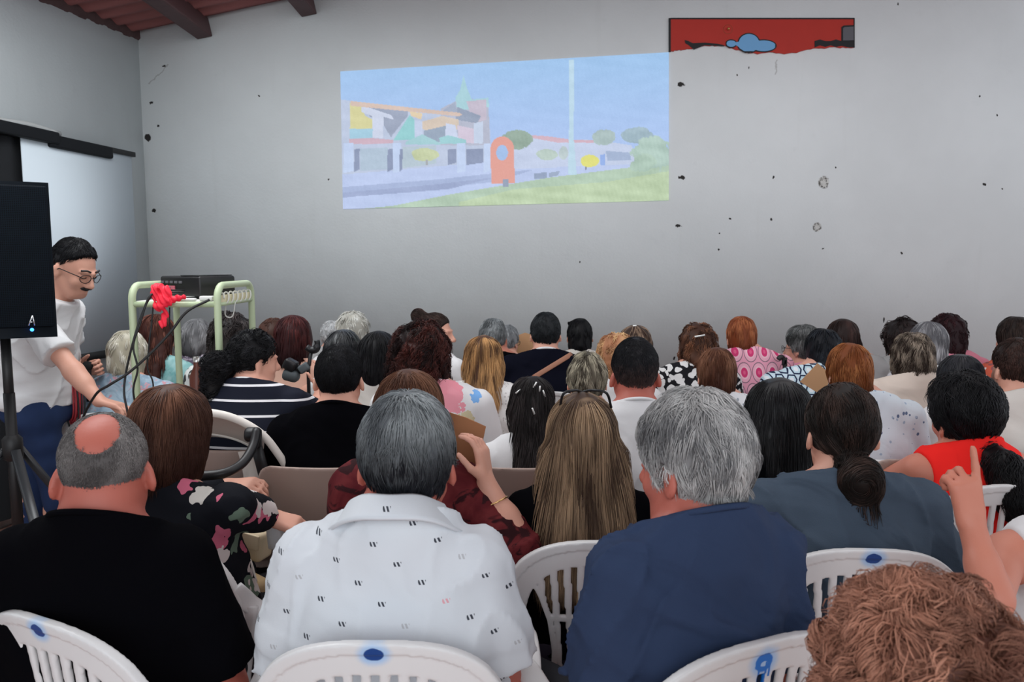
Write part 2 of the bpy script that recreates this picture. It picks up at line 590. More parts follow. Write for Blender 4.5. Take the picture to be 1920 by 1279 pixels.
def make_hair(hp, lod):
    """(v, quads, tris, colours) of the hair in the head frame: a mass plus combed strands"""
    st = hp['style']
    r = np.random.default_rng(hp.get('seed', 1) + 100)
    hull = hair_hull(st, hp)
    low = -0.16 - hp.get('L', 0) - (0.34 if hp.get('tail') else 0)
    W = 0.17 if not hp.get('tail') else 0.2
    h = (0.0055, 0.007, 0.0095)[lod]
    v, q = mesh_sdf(hull, (-W, -0.26, low), (W, 0.16, 0.19), h, 0.004 + hp.get('bump', (0.0015, 70))[0])
    c1 = np.array(hp['c1']); c2 = np.array(hp.get('c2', tuple(x * 1.8 for x in hp['c1'])))
    mixf = hp.get('mix', 0.35); cf = hp.get('cf', 55.0)
    zf = hp.get('zfade')           # (z_at_full, z_at_none, colour): tips, roots or fading sides
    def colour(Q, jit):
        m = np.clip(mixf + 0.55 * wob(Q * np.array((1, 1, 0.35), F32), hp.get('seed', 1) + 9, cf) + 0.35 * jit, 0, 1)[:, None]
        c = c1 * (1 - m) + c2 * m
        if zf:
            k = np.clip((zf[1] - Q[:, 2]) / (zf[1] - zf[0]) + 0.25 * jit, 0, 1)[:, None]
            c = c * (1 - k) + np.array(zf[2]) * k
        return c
    vc = colour(v.astype(F32), np.full(len(v), -1.3))
    n = int((8000, 2600, 900)[lod] * hp.get('dens', 1.0))
    k = (11, 8, 6)[lod]
    rad = (0.00075, 0.0011, 0.0019)[lod] * hp.get('thick', 1.0)
    length = hp.get('len', 0.07)
    per = hp.get('lock', (14, 9, 6)[lod])                            # strands that lie together in one lock
    ng = max(1, n // per); n = ng * per
    lk = np.repeat(np.arange(ng), per)
    fi = r.integers(0, len(q), ng)
    fc = v[q].mean(1); cr_ = np.array(hp.get('crown', (0, -0.03, 0.13)))
    cand = np.nonzero((np.linalg.norm(fc[:, :2] - cr_[:2], axis=1) < 0.030) & (fc[:, 2] > 0.05))[0]
    if len(cand) and hp.get('tie') is None:
        fi[:max(4, ng // 16)] = r.choice(cand, max(4, ng // 16))      # the crown, where the combed strands part
    bw = r.uniform(0, 1, (ng, 2))
    a, b, c, d = (v[q[fi, i]] for i in range(4))
    G = (a * (1 - bw[:, :1]) + b * bw[:, :1]) * (1 - bw[:, 1:]) + (d * (1 - bw[:, :1]) + c * bw[:, :1]) * bw[:, 1:]
    P = (G[lk] + r.normal(size=(n, 3)) * hp.get('lockr', 0.006)).astype(F32)
    flow = hair_flow(st, hp)
    jitd = (r.normal(size=(ng, 3))[lk] * hp.get('mess', 0.25) + r.normal(size=(n, 3)) * 0.06).astype(F32)
    Ls = (length * r.uniform(0.6, 1.15, ng)[lk] * r.uniform(0.8, 1.15, n)).astype(F32)
    zend = -hp['L'] - lt_of(hp) if hp.get('L') else (hp.get('low', -0.115) - 0.012 if st in ('bob', 'curly', 'long') and not hp.get('tail') else None)
    if zend is not None:
        Ls = np.minimum(Ls, np.maximum(0.018, P[:, 2] - zend + 0.010 * r.normal(size=n))).astype(F32)
    short = st in ('short', 'fade', 'bald', 'tight')
    if short:
        Ls = Ls * np.clip((P[:, 2] - nape_of(hp) ) / 0.06, 0.18, 1)
    lift = (hp.get('lift', 0.004) * (r.uniform(0.0, 1.0, ng)[lk] * 0.8 + r.uniform(0, 0.2, n))).astype(F32)
    path = []; prev = None
    for i in range(k):
        s0 = hull(P); N = grad(hull, P)
        off = -0.003 + (lift + 0.003) * min(1, i / (k * 0.5))
        wgt = np.clip((0.75 + N[:, 2]) / 0.3, 0.3 if short else 0, 1)[:, None]      # hanging tips leave the underside alone
        P = P - N * (s0 - off)[:, None] * wgt
        path.append(P.copy())
        D = flow(P) + jitd
        if hp.get('field'):
            fa_, ff_ = hp['field']
            D = D + fa_ * np.stack([wob(P, 31 + j, ff_, 2) for j in range(3)], 1)
        D = D - N * (D * N).sum(1)[:, None] * wgt
        D /= np.linalg.norm(D, axis=1)[:, None] + 1e-6
        if prev is not None:
            D = D * 0.7 + prev * 0.3
        prev = D
        P = P + D * (Ls / (k - 1))[:, None]
    path = np.stack(path, 1)                                       # n,k,3
    T = np.gradient(path, axis=1); T /= np.linalg.norm(T, axis=2)[..., None] + 1e-9
    Nn = grad(hull, path[:, k // 2])[:, None, :].repeat(k, 1)
    Bv = np.cross(T, Nn); Bv /= np.linalg.norm(Bv, axis=2)[..., None] + 1e-6
    Nv = np.cross(Bv, T)
    amp = hp.get('curl', 0.0)
    if amp:
        turns = hp.get('turns', 2.0)
        ph = r.uniform(0, 6.28, (ng, 1))[lk] + r.normal(size=(n, 1)) * 0.25; fr = turns * 6.28 * r.uniform(0.7, 1.3, (ng, 1))[lk] * np.linspace(0, 1, k)[None]
        aa = amp * r.uniform(0.4, 1.2, (ng, 1))[lk] * np.minimum(1, np.linspace(0, 1, k) * 3)[None]
        path = path + Bv * (aa * np.sin(fr + ph))[..., None] + Nv * (aa * (np.cos(fr + ph) * 0.8 + 0.4))[..., None]
    tp = np.linspace(0, 1, k)
    rr = rad * (np.minimum(1, tp * 6 + 0.3) * np.minimum(1, (1 - tp) * 2.2 + 0.12))[None, :, None]
    ring = []
    for j in range(3):
        an = 2 * math.pi * j / 3
        ring.append(path + rr * (math.cos(an) * Bv * hp.get('flat', 1.5) + math.sin(an) * Nv))
    R = np.stack(ring, 2).reshape(-1, 3)                            # n*k*3
    base = (np.arange(n)[:, None] * k + np.arange(k - 1)[None]) * 3
    qs = []
    for j in range(3):
        j2 = (j + 1) % 3
        qs.append(np.stack([base + j, base + 3 + j, base + 3 + j2, base + j2], -1).reshape(-1, 4))
    sq = np.concatenate(qs) + len(v)
    jit = r.normal(size=ng)[lk] * 0.6 + r.normal(size=n) * 0.35
    root = path[:, 0].astype(F32)
    pc = colour(path.reshape(-1, 3).astype(F32) * 0.25 + np.repeat(root, k, 0) * 0.75 if not zf else path.reshape(-1, 3).astype(F32), np.repeat(jit, k))
    return np.vstack([v, R]), np.vstack([q, sq]), np.vstack([vc, np.repeat(pc, 3, 0)])

def hand_prims(W, d, nrm, side, sc=1.0, curl=(0.35, 0.4, 0.45, 0.5), thumb=0.4, spread=1.0):
    """capsules of a hand: wrist W, d towards the fingers, nrm out of the palm, side +1 when the thumb leaves towards d x nrm"""
    d = np.asarray(d, float); d /= np.linalg.norm(d)
    nrm = np.asarray(nrm, float); nrm = nrm - d * (nrm @ d); nrm /= np.linalg.norm(nrm)
    t = np.cross(d, nrm) * side
    pr = []
    W = np.asarray(W, float)
    for u in (-0.028, -0.010, 0.010, 0.027):
        pr.append((W + d * 0.012 + t * u * 0.7, W + d * 0.088 * sc + t * u * sc, 0.0135 * sc, 0.0125 * sc, 0.012))
    for i, (u, L) in enumerate(((0.030, 0.072), (0.010, 0.080), (-0.010, 0.074), (-0.029, 0.058))):
        b = W + (d * 0.09 + t * u) * sc
        ang = curl[i] * 0.6
        fd = d + t * u * 3.0 * spread
        fd /= np.linalg.norm(fd)
        r0 = 0.0092 * sc
        for seg, fr in enumerate((0.46, 0.30, 0.24)):
            dv = fd * math.cos(ang) + nrm * math.sin(ang)
            e = b + dv * L * fr * sc
            pr.append((b, e, r0, r0 * 0.92, 0.003))
            b = e; r0 *= 0.92; ang += curl[i] * (1.1 if seg == 0 else 0.8)
    tb = W + (d * 0.028 + t * 0.026 + nrm * 0.004) * sc
    td = d * 0.62 + t * 0.75 + nrm * thumb
    td /= np.linalg.norm(td)
    m = tb + td * 0.042 * sc
    td2 = d * 0.85 + t * 0.35 + nrm * thumb * 1.3; td2 /= np.linalg.norm(td2)
    m2 = m + td2 * 0.032 * sc
    pr.append((tb, m, 0.014 * sc, 0.0105 * sc, 0.008)); pr.append((m, m2, 0.0105 * sc, 0.009 * sc, 0.003))
    pr.append((m2, m2 + td2 * 0.022 * sc, 0.009 * sc, 0.0075 * sc, 0.003))
    return pr

BUILD = {   # (fraction up the trunk, half width, half depth, back offset)
    'woman':  ([0, .2, .42, .68, .84, 1.0], [.190, .180, .150, .160, .162, .085], [.135, .128, .108, .115, .098, .060]),
    'man':    ([0, .2, .42, .68, .84, 1.0], [.180, .178, .170, .186, .190, .085], [.130, .128, .120, .126, .105, .060]),
    'heavy':  ([0, .2, .42, .68, .84, 1.0], [.205, .218, .226, .226, .205, .085], [.150, .165, .168, .150, .115, .062]),
    'stout':  ([0, .2, .42, .68, .84, 1.0], [.215, .215, .200, .192, .175, .085], [.150, .150, .145, .135, .105, .060]),
}

def person(spec):
    """one seated (or standing) person: root Empty > body, hair, shirt, trousers and what is worn"""
    g = spec.get
    lod = g('lod', 0 if spec['D'] < 1.9 else 1 if spec['D'] < 3.15 else 2)
    hs = g('hs', 0.97)
    yaw = math.radians(g('yaw', 0))            # + turns to the photo's left
    top = at(spec['x'], spec['y'], spec['D'])
    hp = dict(spec['hair'])
    stand = g('stand')
    thick = hp.get('topgap', hp.get('t', (0.014, 0, 0))[0] if hp['style'] not in ('bald',) else 0.002)
    Rb = rotz(yaw)
    lean = np.array(g('lean', (0.0, 0.05)), float)      # neck offset from the hips, local x,y
    Rh = rotz(math.radians(g('hyaw', 0))) @ roty(math.radians(g('hroll', 0))) @ rotx(math.radians(-g('hpitch', 6)))
    # topmost point of the hair, local head frame -> head centre
    topv = Rh @ np.array((0, -0.012, 0.116 + thick)) * hs
    zt = Rh @ np.array((0, 0, 1.0))
    H = float(top[2])
    hc_z = H - (0.03 * hs * zt[2] + (0.088 + thick) * hs)
    neck_z = hc_z - g('neckl', 0.128) * hs
    hipz = g('hipz', 0.44)
    S0 = np.array((0, 0, hipz))
    nb = np.array((lean[0], lean[1], neck_z))
    hoff = np.array(g('hoff', (0, 0.035)))
    hc = np.array((lean[0] + hoff[0], lean[1] + hoff[1], hc_z))
    # root so that the crown sits where the photo shows it
    crown_local = hc + Rh @ np.array((0, -0.012, 0.03)) * hs
    wxy = (Rb @ crown_local)[:2]
    root_loc = np.array((top[0] - wxy[0], top[1] - wxy[1], 0.0))
    def toloc(p):           # photo position (px, py, D) -> person frame
        return Rb.T @ (at(*p) - root_loc)
    bt, ba, bd = BUILD[g('build', 'woman')]
    wk = g('wide', 1.0)
    axis = nb - S0; L = np.linalg.norm(axis); w = axis / L
    hunch = g('hunch', 0.02)
    shz = nb + np.array((0, -0.005, -0.045))
    sw = g('sw', {'woman': 0.150, 'man': 0.172, 'heavy': 0.176, 'stout': 0.158}[g('build', 'woman')]) * wk
    shd = g('shdrop', 0.012)
    bt = np.array(bt); ba = np.array(ba) * wk; bd = np.array(bd) * (0.5 + 0.5 * wk) * g('deep', 1.0)
    tt_ = np.linspace(0, 1, 60)
    # smooth profile
    def smooth(y):
        z = np.interp(tt_, bt, y)
        for _ in range(3):
            z = np.convolve(np.pad(z, 4, 'edge'), np.ones(9) / 9, 'valid')
        return z
    pa, pd = smooth(ba), smooth(bd)
    up = g('ua', 0.29) * hs; fo = g('fa', 0.25) * hs
    arms = {}
    for s, nm in ((-1, 'L'), (1, 'R')):
        sh = shz + np.array((s * sw, 0, -shd))
        sh = sh + np.array((0, 0, g('shup' + nm, 0.0)))
        sp = g('arm' + nm)
        if sp and 'elbow' in sp:
            el = toloc(sp['elbow']) if not sp.get('local') else np.array(sp['elbow'], float)
            wr = toloc(sp['wrist']) if not sp.get('local') else np.array(sp['wrist'], float)
        else:
            el = sh + np.array((s * g('elout', 0.05), 0.03, -up))
            wr = el + np.array((-s * 0.09, 0.20, max(-0.02, hipz + 0.19 - el[2])))
        arms[s] = (sh, el, wr, sp or {})
    kz = g('kneez', 0.47)
    legs = {}
    for s, nm in ((-1, 'L'), (1, 'R')):
        lp = g('leg' + nm)
        if lp:
            legs[s] = [np.array(q, float) for q in lp]
        else:
            legs[s] = [np.array((s * 0.095, 0.03, hipz + 0.06)), np.array((s * 0.13, 0.34, kz)), np.array((s * 0.12, 0.29, 0.09))]
    def trunk(P, infl=0.0):
        q = P - S0.astype(F32)
        t = q @ w.astype(F32) / L
        tc = np.clip(t, 0, 1)
        a = np.interp(tc, tt_, pa).astype(F32) + infl
        b = np.interp(tc, tt_, pd).astype(F32) + infl
        cen = np.outer(tc * L, w).astype(F32)
        dx = q[:, 0] - cen[:, 0]
        dy = q[:, 1] - cen[:, 1] + (hunch * np.sin(np.pi * np.clip(tc, 0, 1) ** 1.3)).astype(F32)
        e = 2.35
        rr = (np.abs(dx / a) ** e + np.abs(dy / b) ** e) ** (1 / e)
        d = (rr - 1) * np.minimum(a, b)
        over = np.maximum(-t, t - 1) * L - infl
        d = smax(d, over, 0.05)
        return d
    nk0 = hc + Rh @ np.array((0, -0.022, -0.045)) * hs
    nr = g('neckr', 0.052 if g('build', 'woman') == 'woman' else 0.060) * hs
    def shoulders(P, infl=0.0):
        d = None
        for s in (-1, 1):
            sh, el, wr, sp = arms[s]
            e = cap(P, nb + np.array((s * 0.02, -0.012, 0.022)), sh + np.array((-s * 0.035, -0.004, 0.002)), 0.046 + infl, 0.050 + infl)
            d = e if d is None else smin(d, e, 0.04)
        return d
    ar = g('armr', {'woman': 0.045, 'man': 0.050, 'heavy': 0.058, 'stout': 0.053}[g('build', 'woman')])
    hands = {}
    for s in (-1, 1):
        sh, el, wr, sp = arms[s]
        dv = wr - el; dv = dv / np.linalg.norm(dv)
        hd = np.array(sp.get('hdir', dv), float); hn = np.array(sp.get('palm', (0, 0, -1.0)), float)
        hands[s] = (hand_prims(wr, hd, hn, s * sp.get('flip', 1), 0.95 * hs, sp.get('curl', (0.3, 0.35, 0.4, 0.45)), sp.get('thumb', 0.4)), wr + hd / np.linalg.norm(hd) * 0.08)
    fine = lod == 0 or g('fine')
    def hand_f(s):
        pr = hands[s][0]
        def f(P):
            d = None
            for a, b, r1, r2, k in pr:
                e = cap(P, a, b, r1, r2)
                d = e if d is None else smin(d, e, max(k, 0.0035))
            return d
        return f
    def body(P):
        d = trunk(P)
        d = smin(d, shoulders(P), 0.05)
        d = smin(d, cap(P, nb + np.array((0, -0.012, -0.04)), nk0, nr * 1.12, nr), 0.028)
        d = smin(d, near(P, hc, 0.16 * hs, lambda Q: head_sdf(((Q - hc.astype(F32)) @ Rh.astype(F32)) / hs, fine, g('nose', 1.0)) * hs), 0.018)
        for s in (-1, 1):
            sh, el, wr, sp = arms[s]
            e = smin(cap(P, sh, el, ar * 1.08, ar * 0.80), cap(P, el, wr, ar * 0.80, 0.026 * hs), 0.02)
            e = smin(e, cap(P, el + (wr - el) * 0.1, el + (wr - el) * 0.45, ar * 0.84, ar * 0.78), 0.02)
            d = smin(d, e, 0.03)
            d = smin(d, near(P, hands[s][1], 0.15, hand_f(s)), 0.012)
            h, kn, an = legs[s]
            e = smin(cap(P, h, kn, 0.082 * wk, 0.055), cap(P, kn, an, 0.055, 0.036), 0.03)
            e = smin(e, cap(P, kn + (an - kn) * 0.15 + np.array((0, -0.015, 0)), kn + (an - kn) * 0.5, 0.052, 0.045), 0.03)
            f = an + np.array((0, 0.13, -0.05))
            e = smin(e, cap(P, an + np.array((0, -0.02, -0.04)), f, 0.036, 0.03), 0.02)
            d = smin(d, e, 0.04)
        return d
    # bounds
    pts = [S0, nb, hc, hc + (0, 0, 0.14)] + [q for s in (-1, 1) for q in arms[s][:3]] + [hands[s][1] for s in (-1, 1)] + [q for s in (-1, 1) for q in legs[s]]
    pts = np.array([np.asarray(p, float) for p in pts])
    lo = pts.min(0) - 0.21; hi = pts.max(0) + 0.2
    lo[1] -= 0.04; lo[2] = -0.01; hi[2] = max(hi[2] - 0.05, hc[2] + 0.16)
    root = empty('person', root_loc, yaw)
    tag(root, spec['label'], 'person', g('group'))
    hv = (0.0065, 0.009, 0.012)[lod]
    if g('vox'): hv = spec['vox']
    v, q = mesh_sdf(body, lo, hi, hv, 0.012)
    link('body', new_mesh('body', v, [q]), skin_mat(*g('skin', ('skin_fair', SK['fair']))), root)
    # ---------------- shirt
    sp_ = spec['shirt']
    infl = sp_.get('infl', 0.012)
    slv = sp_.get('sleeve', 0.62)
    hem = sp_.get('hem', hipz + 0.02)
    seed = g('seed', int(spec['x'] * 7 + spec['y']) % 1000)
    wa = sp_.get('wr', 0.0035)
    nh = np.array(sp_.get('neck', (0.066, 0.075, 0.05)), float)
    nkd = (nk0 - nb) / np.linalg.norm(nk0 - nb)
    ncut = nb + np.array((0, -0.01, sp_.get('neckz', 0.030))) + np.array((nkd[0], nkd[1], 0)) * 0.03
    npl = np.array((0, 0.46, 0.89)); nopen = sp_.get('open', 0.0)
    ncr = nr * 1.10 + 0.010 + nopen
    def shirt(P):
        d = trunk(P, infl)
        if sp_.get('shoulder', True):
            d = smin(d, shoulders(P, infl), 0.045)
        for s in (-1, 1):
            sh, el, wr, spx = arms[s]
            if slv > 0.02:
                if slv <= 1:
                    e_end = sh + (el - sh) * slv
                    flare = sp_.get('flare', 0.014)
                    e = cap(P, sh, e_end + (el - sh) * 0.08, ar * 1.06 + infl, ar * 0.95 + infl + flare)
                    dv = (el - sh) / np.linalg.norm(el - sh)
                    e = smax(e, (P - e_end.astype(F32)) @ dv.astype(F32), 0.006)
                else:
                    fr = slv - 1
                    e_end = el + (wr - el) * fr
                    fl_ = sp_.get('flare', 0.006)
                    dv = (wr - el) / np.linalg.norm(wr - el)
                    e2 = cap(P, el, e_end + dv * 0.03, ar * 0.84 + infl, ar * 0.84 + (0.028 - ar * 0.84) * fr + infl + fl_)
                    e2 = smax(e2, (P - e_end.astype(F32)) @ dv.astype(F32), 0.006)
                    e = smin(cap(P, sh, el, ar * 1.06 + infl, ar * 0.85 + infl), e2, 0.02)
                d = smin(d, e, sp_.get('armk', 0.010))
        if sp_.get('thigh'):
            for s in (-1, 1):
                h, kn, an = legs[s]
                d = smin(d, cap(P, h, kn, 0.09 * wk + infl, 0.07 + infl), 0.05)
        # folds
        tz = (P[:, 2] - hipz)
        fold = np.sin(P[:, 2] * 52 + 2.8 * wob(P, seed, 8) + P[:, 0] * 24 * sp_.get('diag', 0.5))
        fold = (np.abs(fold) ** 0.6 * np.sign(fold)) * np.clip(1.35 - tz * 1.7, 0.30, 1) * np.clip(0.55 + wob(P, seed + 3, 11), 0.1, 1.2)
        rid = 1 - np.abs(wob(P * np.array((1, 1, 0.55), F32), seed + 1, 34))
        d = d + wa * 0.75 * fold - wa * 1.1 * (rid ** 4 - 0.3)
        if slv <= 0.02:        # sleeveless: the armholes
            for s in (-1, 1):
                sh = arms[s][0]
                d = smax(d, -(ell(P, sh + np.array((s * 0.035, 0, -0.01)), (0.062, 0.13, 0.10))), 0.01)
        d = smax(d, hem - P[:, 2], 0.008)
        cut = (P - ncut.astype(F32)) @ npl.astype(F32)
        ball = np.sqrt(((P - (ncut + np.array((0, 0.02, 0.05))).astype(F32)) ** 2).sum(1)) - 0.15
        d = smin(d, cap(P, nb + np.array((0, -0.012, -0.06)), nb + np.array((0, -0.012, -0.06)) + nkd * 0.13, nr * 1.18 + infl, nr * 1.05 + infl * 0.6), 0.045)
        d = smax(d, -smax(-cut, ball, 0.004), 0.004)
        if nopen:
            d = smax(d, -ell(P, ncut + np.array((0, 0.01, 0.03)), (nr + nopen, nr + nopen, 0.05 + nopen)), 0.006)
        if sp_.get('vback'):
            d = smax(d, -ell(P, nb + np.array((0, -0.11, -0.02)), sp_['vback']), 0.008)
        return d
    slo, shi = lo.copy(), hi.copy()
    slo[2] = hem - 0.03; shi[2] = neck_z + 0.14
    if not sp_.get('thigh') and slv <= 1:
        shi[1] = min(shi[1], max(0.36, lean[1] + 0.36, max(arms[s][1][1] for s in (-1, 1)) + 0.15))
    v, q = mesh_sdf(shirt, slo, shi, hv, 0.02)
    sh_o = link(sp_.get('name', 'shirt'), new_mesh('shirt', v, [q]), sp_['mat'], root)
    if sp_.get('label'): sh_o['label'] = sp_['label']
    co = sp_.get('collar')
    if co:
        m = MB()
        def nring(a, dr, dz):
            x = (ncr + dr) * math.cos(a); y = (ncr + 0.004 + dr) * math.sin(a)
            return ncut + np.array((x, y + 0.004, -0.50 * y + dz))
        if co == 'crew':
            m.tube([nring(a, -0.002, -0.006) for a in np.linspace(0, 2 * math.pi, 40)], 0.0065, 8)
        else:           # turned down polo collar
            A = np.linspace(math.radians(-228), math.radians(48), 44)
            rows = []
            for (dr, dz) in ((-0.006, -0.022), (-0.006, 0.010), (-0.001, 0.017), (0.007, 0.012), (0.030, -0.026), (0.040, -0.034), (0.036, -0.040), (0.018, -0.026)):
                rows.append([nring(a, dr * (1.0 + 0.25 * math.cos(a) ** 2), dz - 0.012 * math.cos(a) ** 2 * (dr > 0.01) + 0.002 * math.sin(5 * a)) for a in A])
            m.sheet(rows)
        link('collar', m.mesh('collar'), sp_.get('cmat', sp_['mat']), sh_o)
    # ---------------- trousers or skirt
    tr = g('trousers', {})
    if tr is not None:
        tm = tr.get('mat', MATS['dark_trousers'])
        thi = hipz + (0.12 if not stand else 0.10)
        def trous(P):
            d = smax(trunk(P, 0.010), P[:, 2] - thi, 0.01)
            for s in (-1, 1):
                h, kn, an = legs[s]
                e = smin(cap(P, h, kn, 0.090 * wk, 0.068 if not stand else 0.06), cap(P, kn, an, 0.068 if not stand else 0.06, 0.056), 0.03)
                e = smax(e, (an[2] + 0.0) - P[:, 2], 0.005)
                d = smin(d, e, 0.035)
            return d + 0.003 * wob(P, seed + 5, 24) + 0.002 * np.sin(P[:, 2] * 60 + 2 * wob(P, seed, 12))
        tlo, thi_ = lo.copy(), hi.copy()
        thi_[2] = thi + 0.12
        v, q = mesh_sdf(trous, tlo, thi_, hv * (1.0 if g('fine') else 1.4), 0.02)
        link('trousers', new_mesh('trousers', v, [q]), tm, root)
    # ---------------- hair
    hp.setdefault('seed', seed)
    v, q, c = make_hair(hp, g('hlod', lod))
    v = (v * hs) @ Rh.T + hc
    link('hair', new_mesh('hair', v, [q], col=np.clip(c, 0, 1)), hair_mat(hp.get('rough', 0.5), hp.get('spec', 0.18)), root)
    info = dict(root=root, hc=hc, Rh=Rh, hs=hs, arms=arms, hands=hands, nb=nb, loc=root_loc, yaw=yaw, toloc=toloc, legs=legs, sh=sh_o)
    return info

def headpt(I, p):
    return I['hc'] + I['Rh'] @ (np.array(p, float) * I['hs'])

SK = dict(fair=(0.66, 0.35, 0.26), tan=(0.54, 0.21, 0.145), ruddy=(0.45, 0.130, 0.095), pale=(0.72, 0.46, 0.36))
# ------------------------------------------------------------------ materials of the room
WALL_Y = 5.6
def wall_material(name, spots=(), base=(0.62, 0.64, 0.64), cracks=()):
    n = NT(name)
    x, y, z = n.xyz()
    big = n.noise(0.9, 4, rough=0.6)
    fin = n.noise(9, 5, rough=0.6)
    c = n.mix(n.step(big, 0.3, 0.7), tuple(v * 0.94 for v in base), tuple(min(1, v * 1.03) for v in base))
    c = n.mix(n.step(fin, 0.62, 0.8) * 0.25, c, tuple(v * 0.82 for v in base))
    # faint drips below the stained areas
    dr = n.noise(1.0, 4, n.vec(x * 9, y * 9, z * 0.7))
    c = n.mix(n.step(dr, 0.62, 0.8) * 0.12, c, (base[0] * 0.7, base[1] * 0.68, base[2] * 0.64))
    w = (n.noise(22, 3) - 0.5)
    w2 = (n.noise(60, 3) - 0.5)
    hsum = None
    for (sx, sz, r, asp, colr) in spots:
        dx = (x - sx) * asp + w * 0.03; dz = (z - sz) + w2 * 0.03
        d = (dx * dx + dz * dz).sqrt()
        m = 1.0 - n.step(d, r * 0.75, r)
        if r > 0.033:      # chipped rim with a pale middle
            ring = n.step(d + n.noise(140, 2) * r * 0.9, r * 0.75, r * 1.1)
            c = n.mix(m, c, n.mix(ring * n.step(n.noise(70, 3), 0.42, 0.56), (0.58, 0.58, 0.56), colr))
        else:
            c = n.mix(m, c, colr)
        hsum = m if hsum is None else hsum + m
    for (x0, z0, x1, z1, wd) in cracks:
        L = math.hypot(x1 - x0, z1 - z0); ux, uz = (x1 - x0) / L, (z1 - z0) / L
        a = (x - x0) * ux + (z - z0) * uz
        b = ((x - x0) * (-uz) + (z - z0) * ux + w * 0.06).abs()
        m = (1.0 - n.step(b, wd * 0.5, wd)) * a.gt(0) * a.lt(L)
        c = n.mix(m * 0.45, c, (0.22, 0.21, 0.20))
    n.color(c)
    n.b.inputs['Roughness'].default_value = 0.9
    n.b.inputs['Specular IOR Level'].default_value = 0.15
    h = fin * 0.6 + n.noise(60, 3) * 0.25
    if hsum is not None: h = h - hsum * 0.8
    n.bump(h, 0.25, 0.012)
    return n.m

def wall_px(px, py):
    p = at(px, py, WALL_Y); return p[0], p[2]

dark = (0.035, 0.033, 0.032)
spots = []
for (px, py, rp, asp) in ((277, 258, 8, 1.2), (284, 192, 3.5, 1), (297, 236, 2.5, 1), (307, 124, 2.5, .7), (288, 395, 4, 1), (486, 180, 2.5, 1), (616, 336, 2, 1),
                          (1545, 342, 13, 1.1), (1532, 426, 10, 1.1), (1279, 333, 4.5, .6), (1271, 423, 3.5, .5), (1450, 333, 3, 1.3), (1368, 410, 2.5, 1), (1446, 412, 2.5, 1),
                          (1349, 437, 2.2, 1), (1348, 468, 2.5, 1), (1543, 466, 2, 1), (1846, 346, 3.5, 1), (1878, 354, 2, 1), (1838, 180, 2, 1), (1870, 216, 2, 1), (1690, 474, 3, 1),
                          (1404, 127, 2.5, 2), (1382, 141, 2, 1), (1657, 600, 6, 3), (1154, 176, 0.1, 1), (1567, 314, 2, 1), (1087, 492, 3, 2), (1264, 672, 4, 1.6), (1276, 158, 5, .6), (1684, 8, 3, 2)):
    sx, sz = wall_px(px, py)
    spots.append((sx, sz, rp / FOC * WALL_Y * 0.95, asp, dark if rp < 9 else (0.10, 0.095, 0.09)))
cr = []
for a, b in (((279, 158), (300, 137)), ((300, 137), (316, 121)), ((1457, 112), (1456, 140))):
    (x0, z0), (x1, z1) = wall_px(*a), wall_px(*b)
    cr.append((x0, z0, x1, z1, 0.007))
M_BACK = wall_material('plaster_back', spots, (0.685, 0.715, 0.725), cr)
M_LEFT = wall_material('plaster_left', (), (0.66, 0.70, 0.71))

def floor_material():
    n = NT('floor_paint')
    f = n.noise(2.2, 5); g = n.noise(30, 4)
    c = n.mix(n.step(f, 0.3, 0.7), (0.42, 0.21, 0.17), (0.50, 0.28, 0.23))
    c = n.mix(n.step(g, 0.55, 0.8) * 0.4, c, (0.36, 0.22, 0.19))
    n.color(c); n.b.inputs['Roughness'].default_value = 0.38
    n.bump(g, 0.1, 0.004)
    return n.m
M_FLOOR = floor_material()

def ceiling_material():
    n = NT('red_brown_roof_sheet')
    x, y, z = n.xyz()
    f = n.noise(3, 4, n.vec(x * 0.6, y * 4, z))
    c = n.mix(f, (0.17, 0.058, 0.058), (0.32, 0.115, 0.105))
    n.color(c); n.b.inputs['Roughness'].default_value = 0.6
    n.bump(n.noise(14, 4), 0.2, 0.01)
    return n.m
M_CEIL = ceiling_material()
M_BEAM = plain('dark_beam_paint', (0.075, 0.034, 0.036), 0.6, noise=0.25)

# ------------------------------------------------------------------ room
cornerx = at(275, 400, WALL_Y)[0]
LD = np.array((0.152, 1.0)); LD /= np.linalg.norm(LD)         # run of the left wall
def left_x(y): return cornerx - 0.152 * (WALL_Y - y)

m = MB(); m.box((1.7, WALL_Y + 0.1, 2.3), (9.6, 0.2, 4.6))
o = m.build('wall_back', M_BACK, smooth=False); tag(o, kind='structure')
m = MB()
y0, y1 = -1.5, WALL_Y + 0.2
pl = [(left_x(y0), y0), (left_x(y1), y1), (left_x(y1) - 0.25, y1), (left_x(y0) - 0.25, y0)]
vs = [(a, b, 0) for a, b in pl] + [(a, b, 4.6) for a, b in pl]
m.add(vs, [(0, 1, 5, 4), (1, 2, 6, 5), (2, 3, 7, 6), (3, 0, 4, 7), (3, 2, 1, 0), (4, 5, 6, 7)])
o = m.build('wall_left', M_LEFT, smooth=False); tag(o, kind='structure')
m = MB(); m.box((1.7, 2.0, -0.05), (9.6, 7.6, 0.1))
o = m.build('floor', M_FLOOR, smooth=False); tag(o, kind='structure')

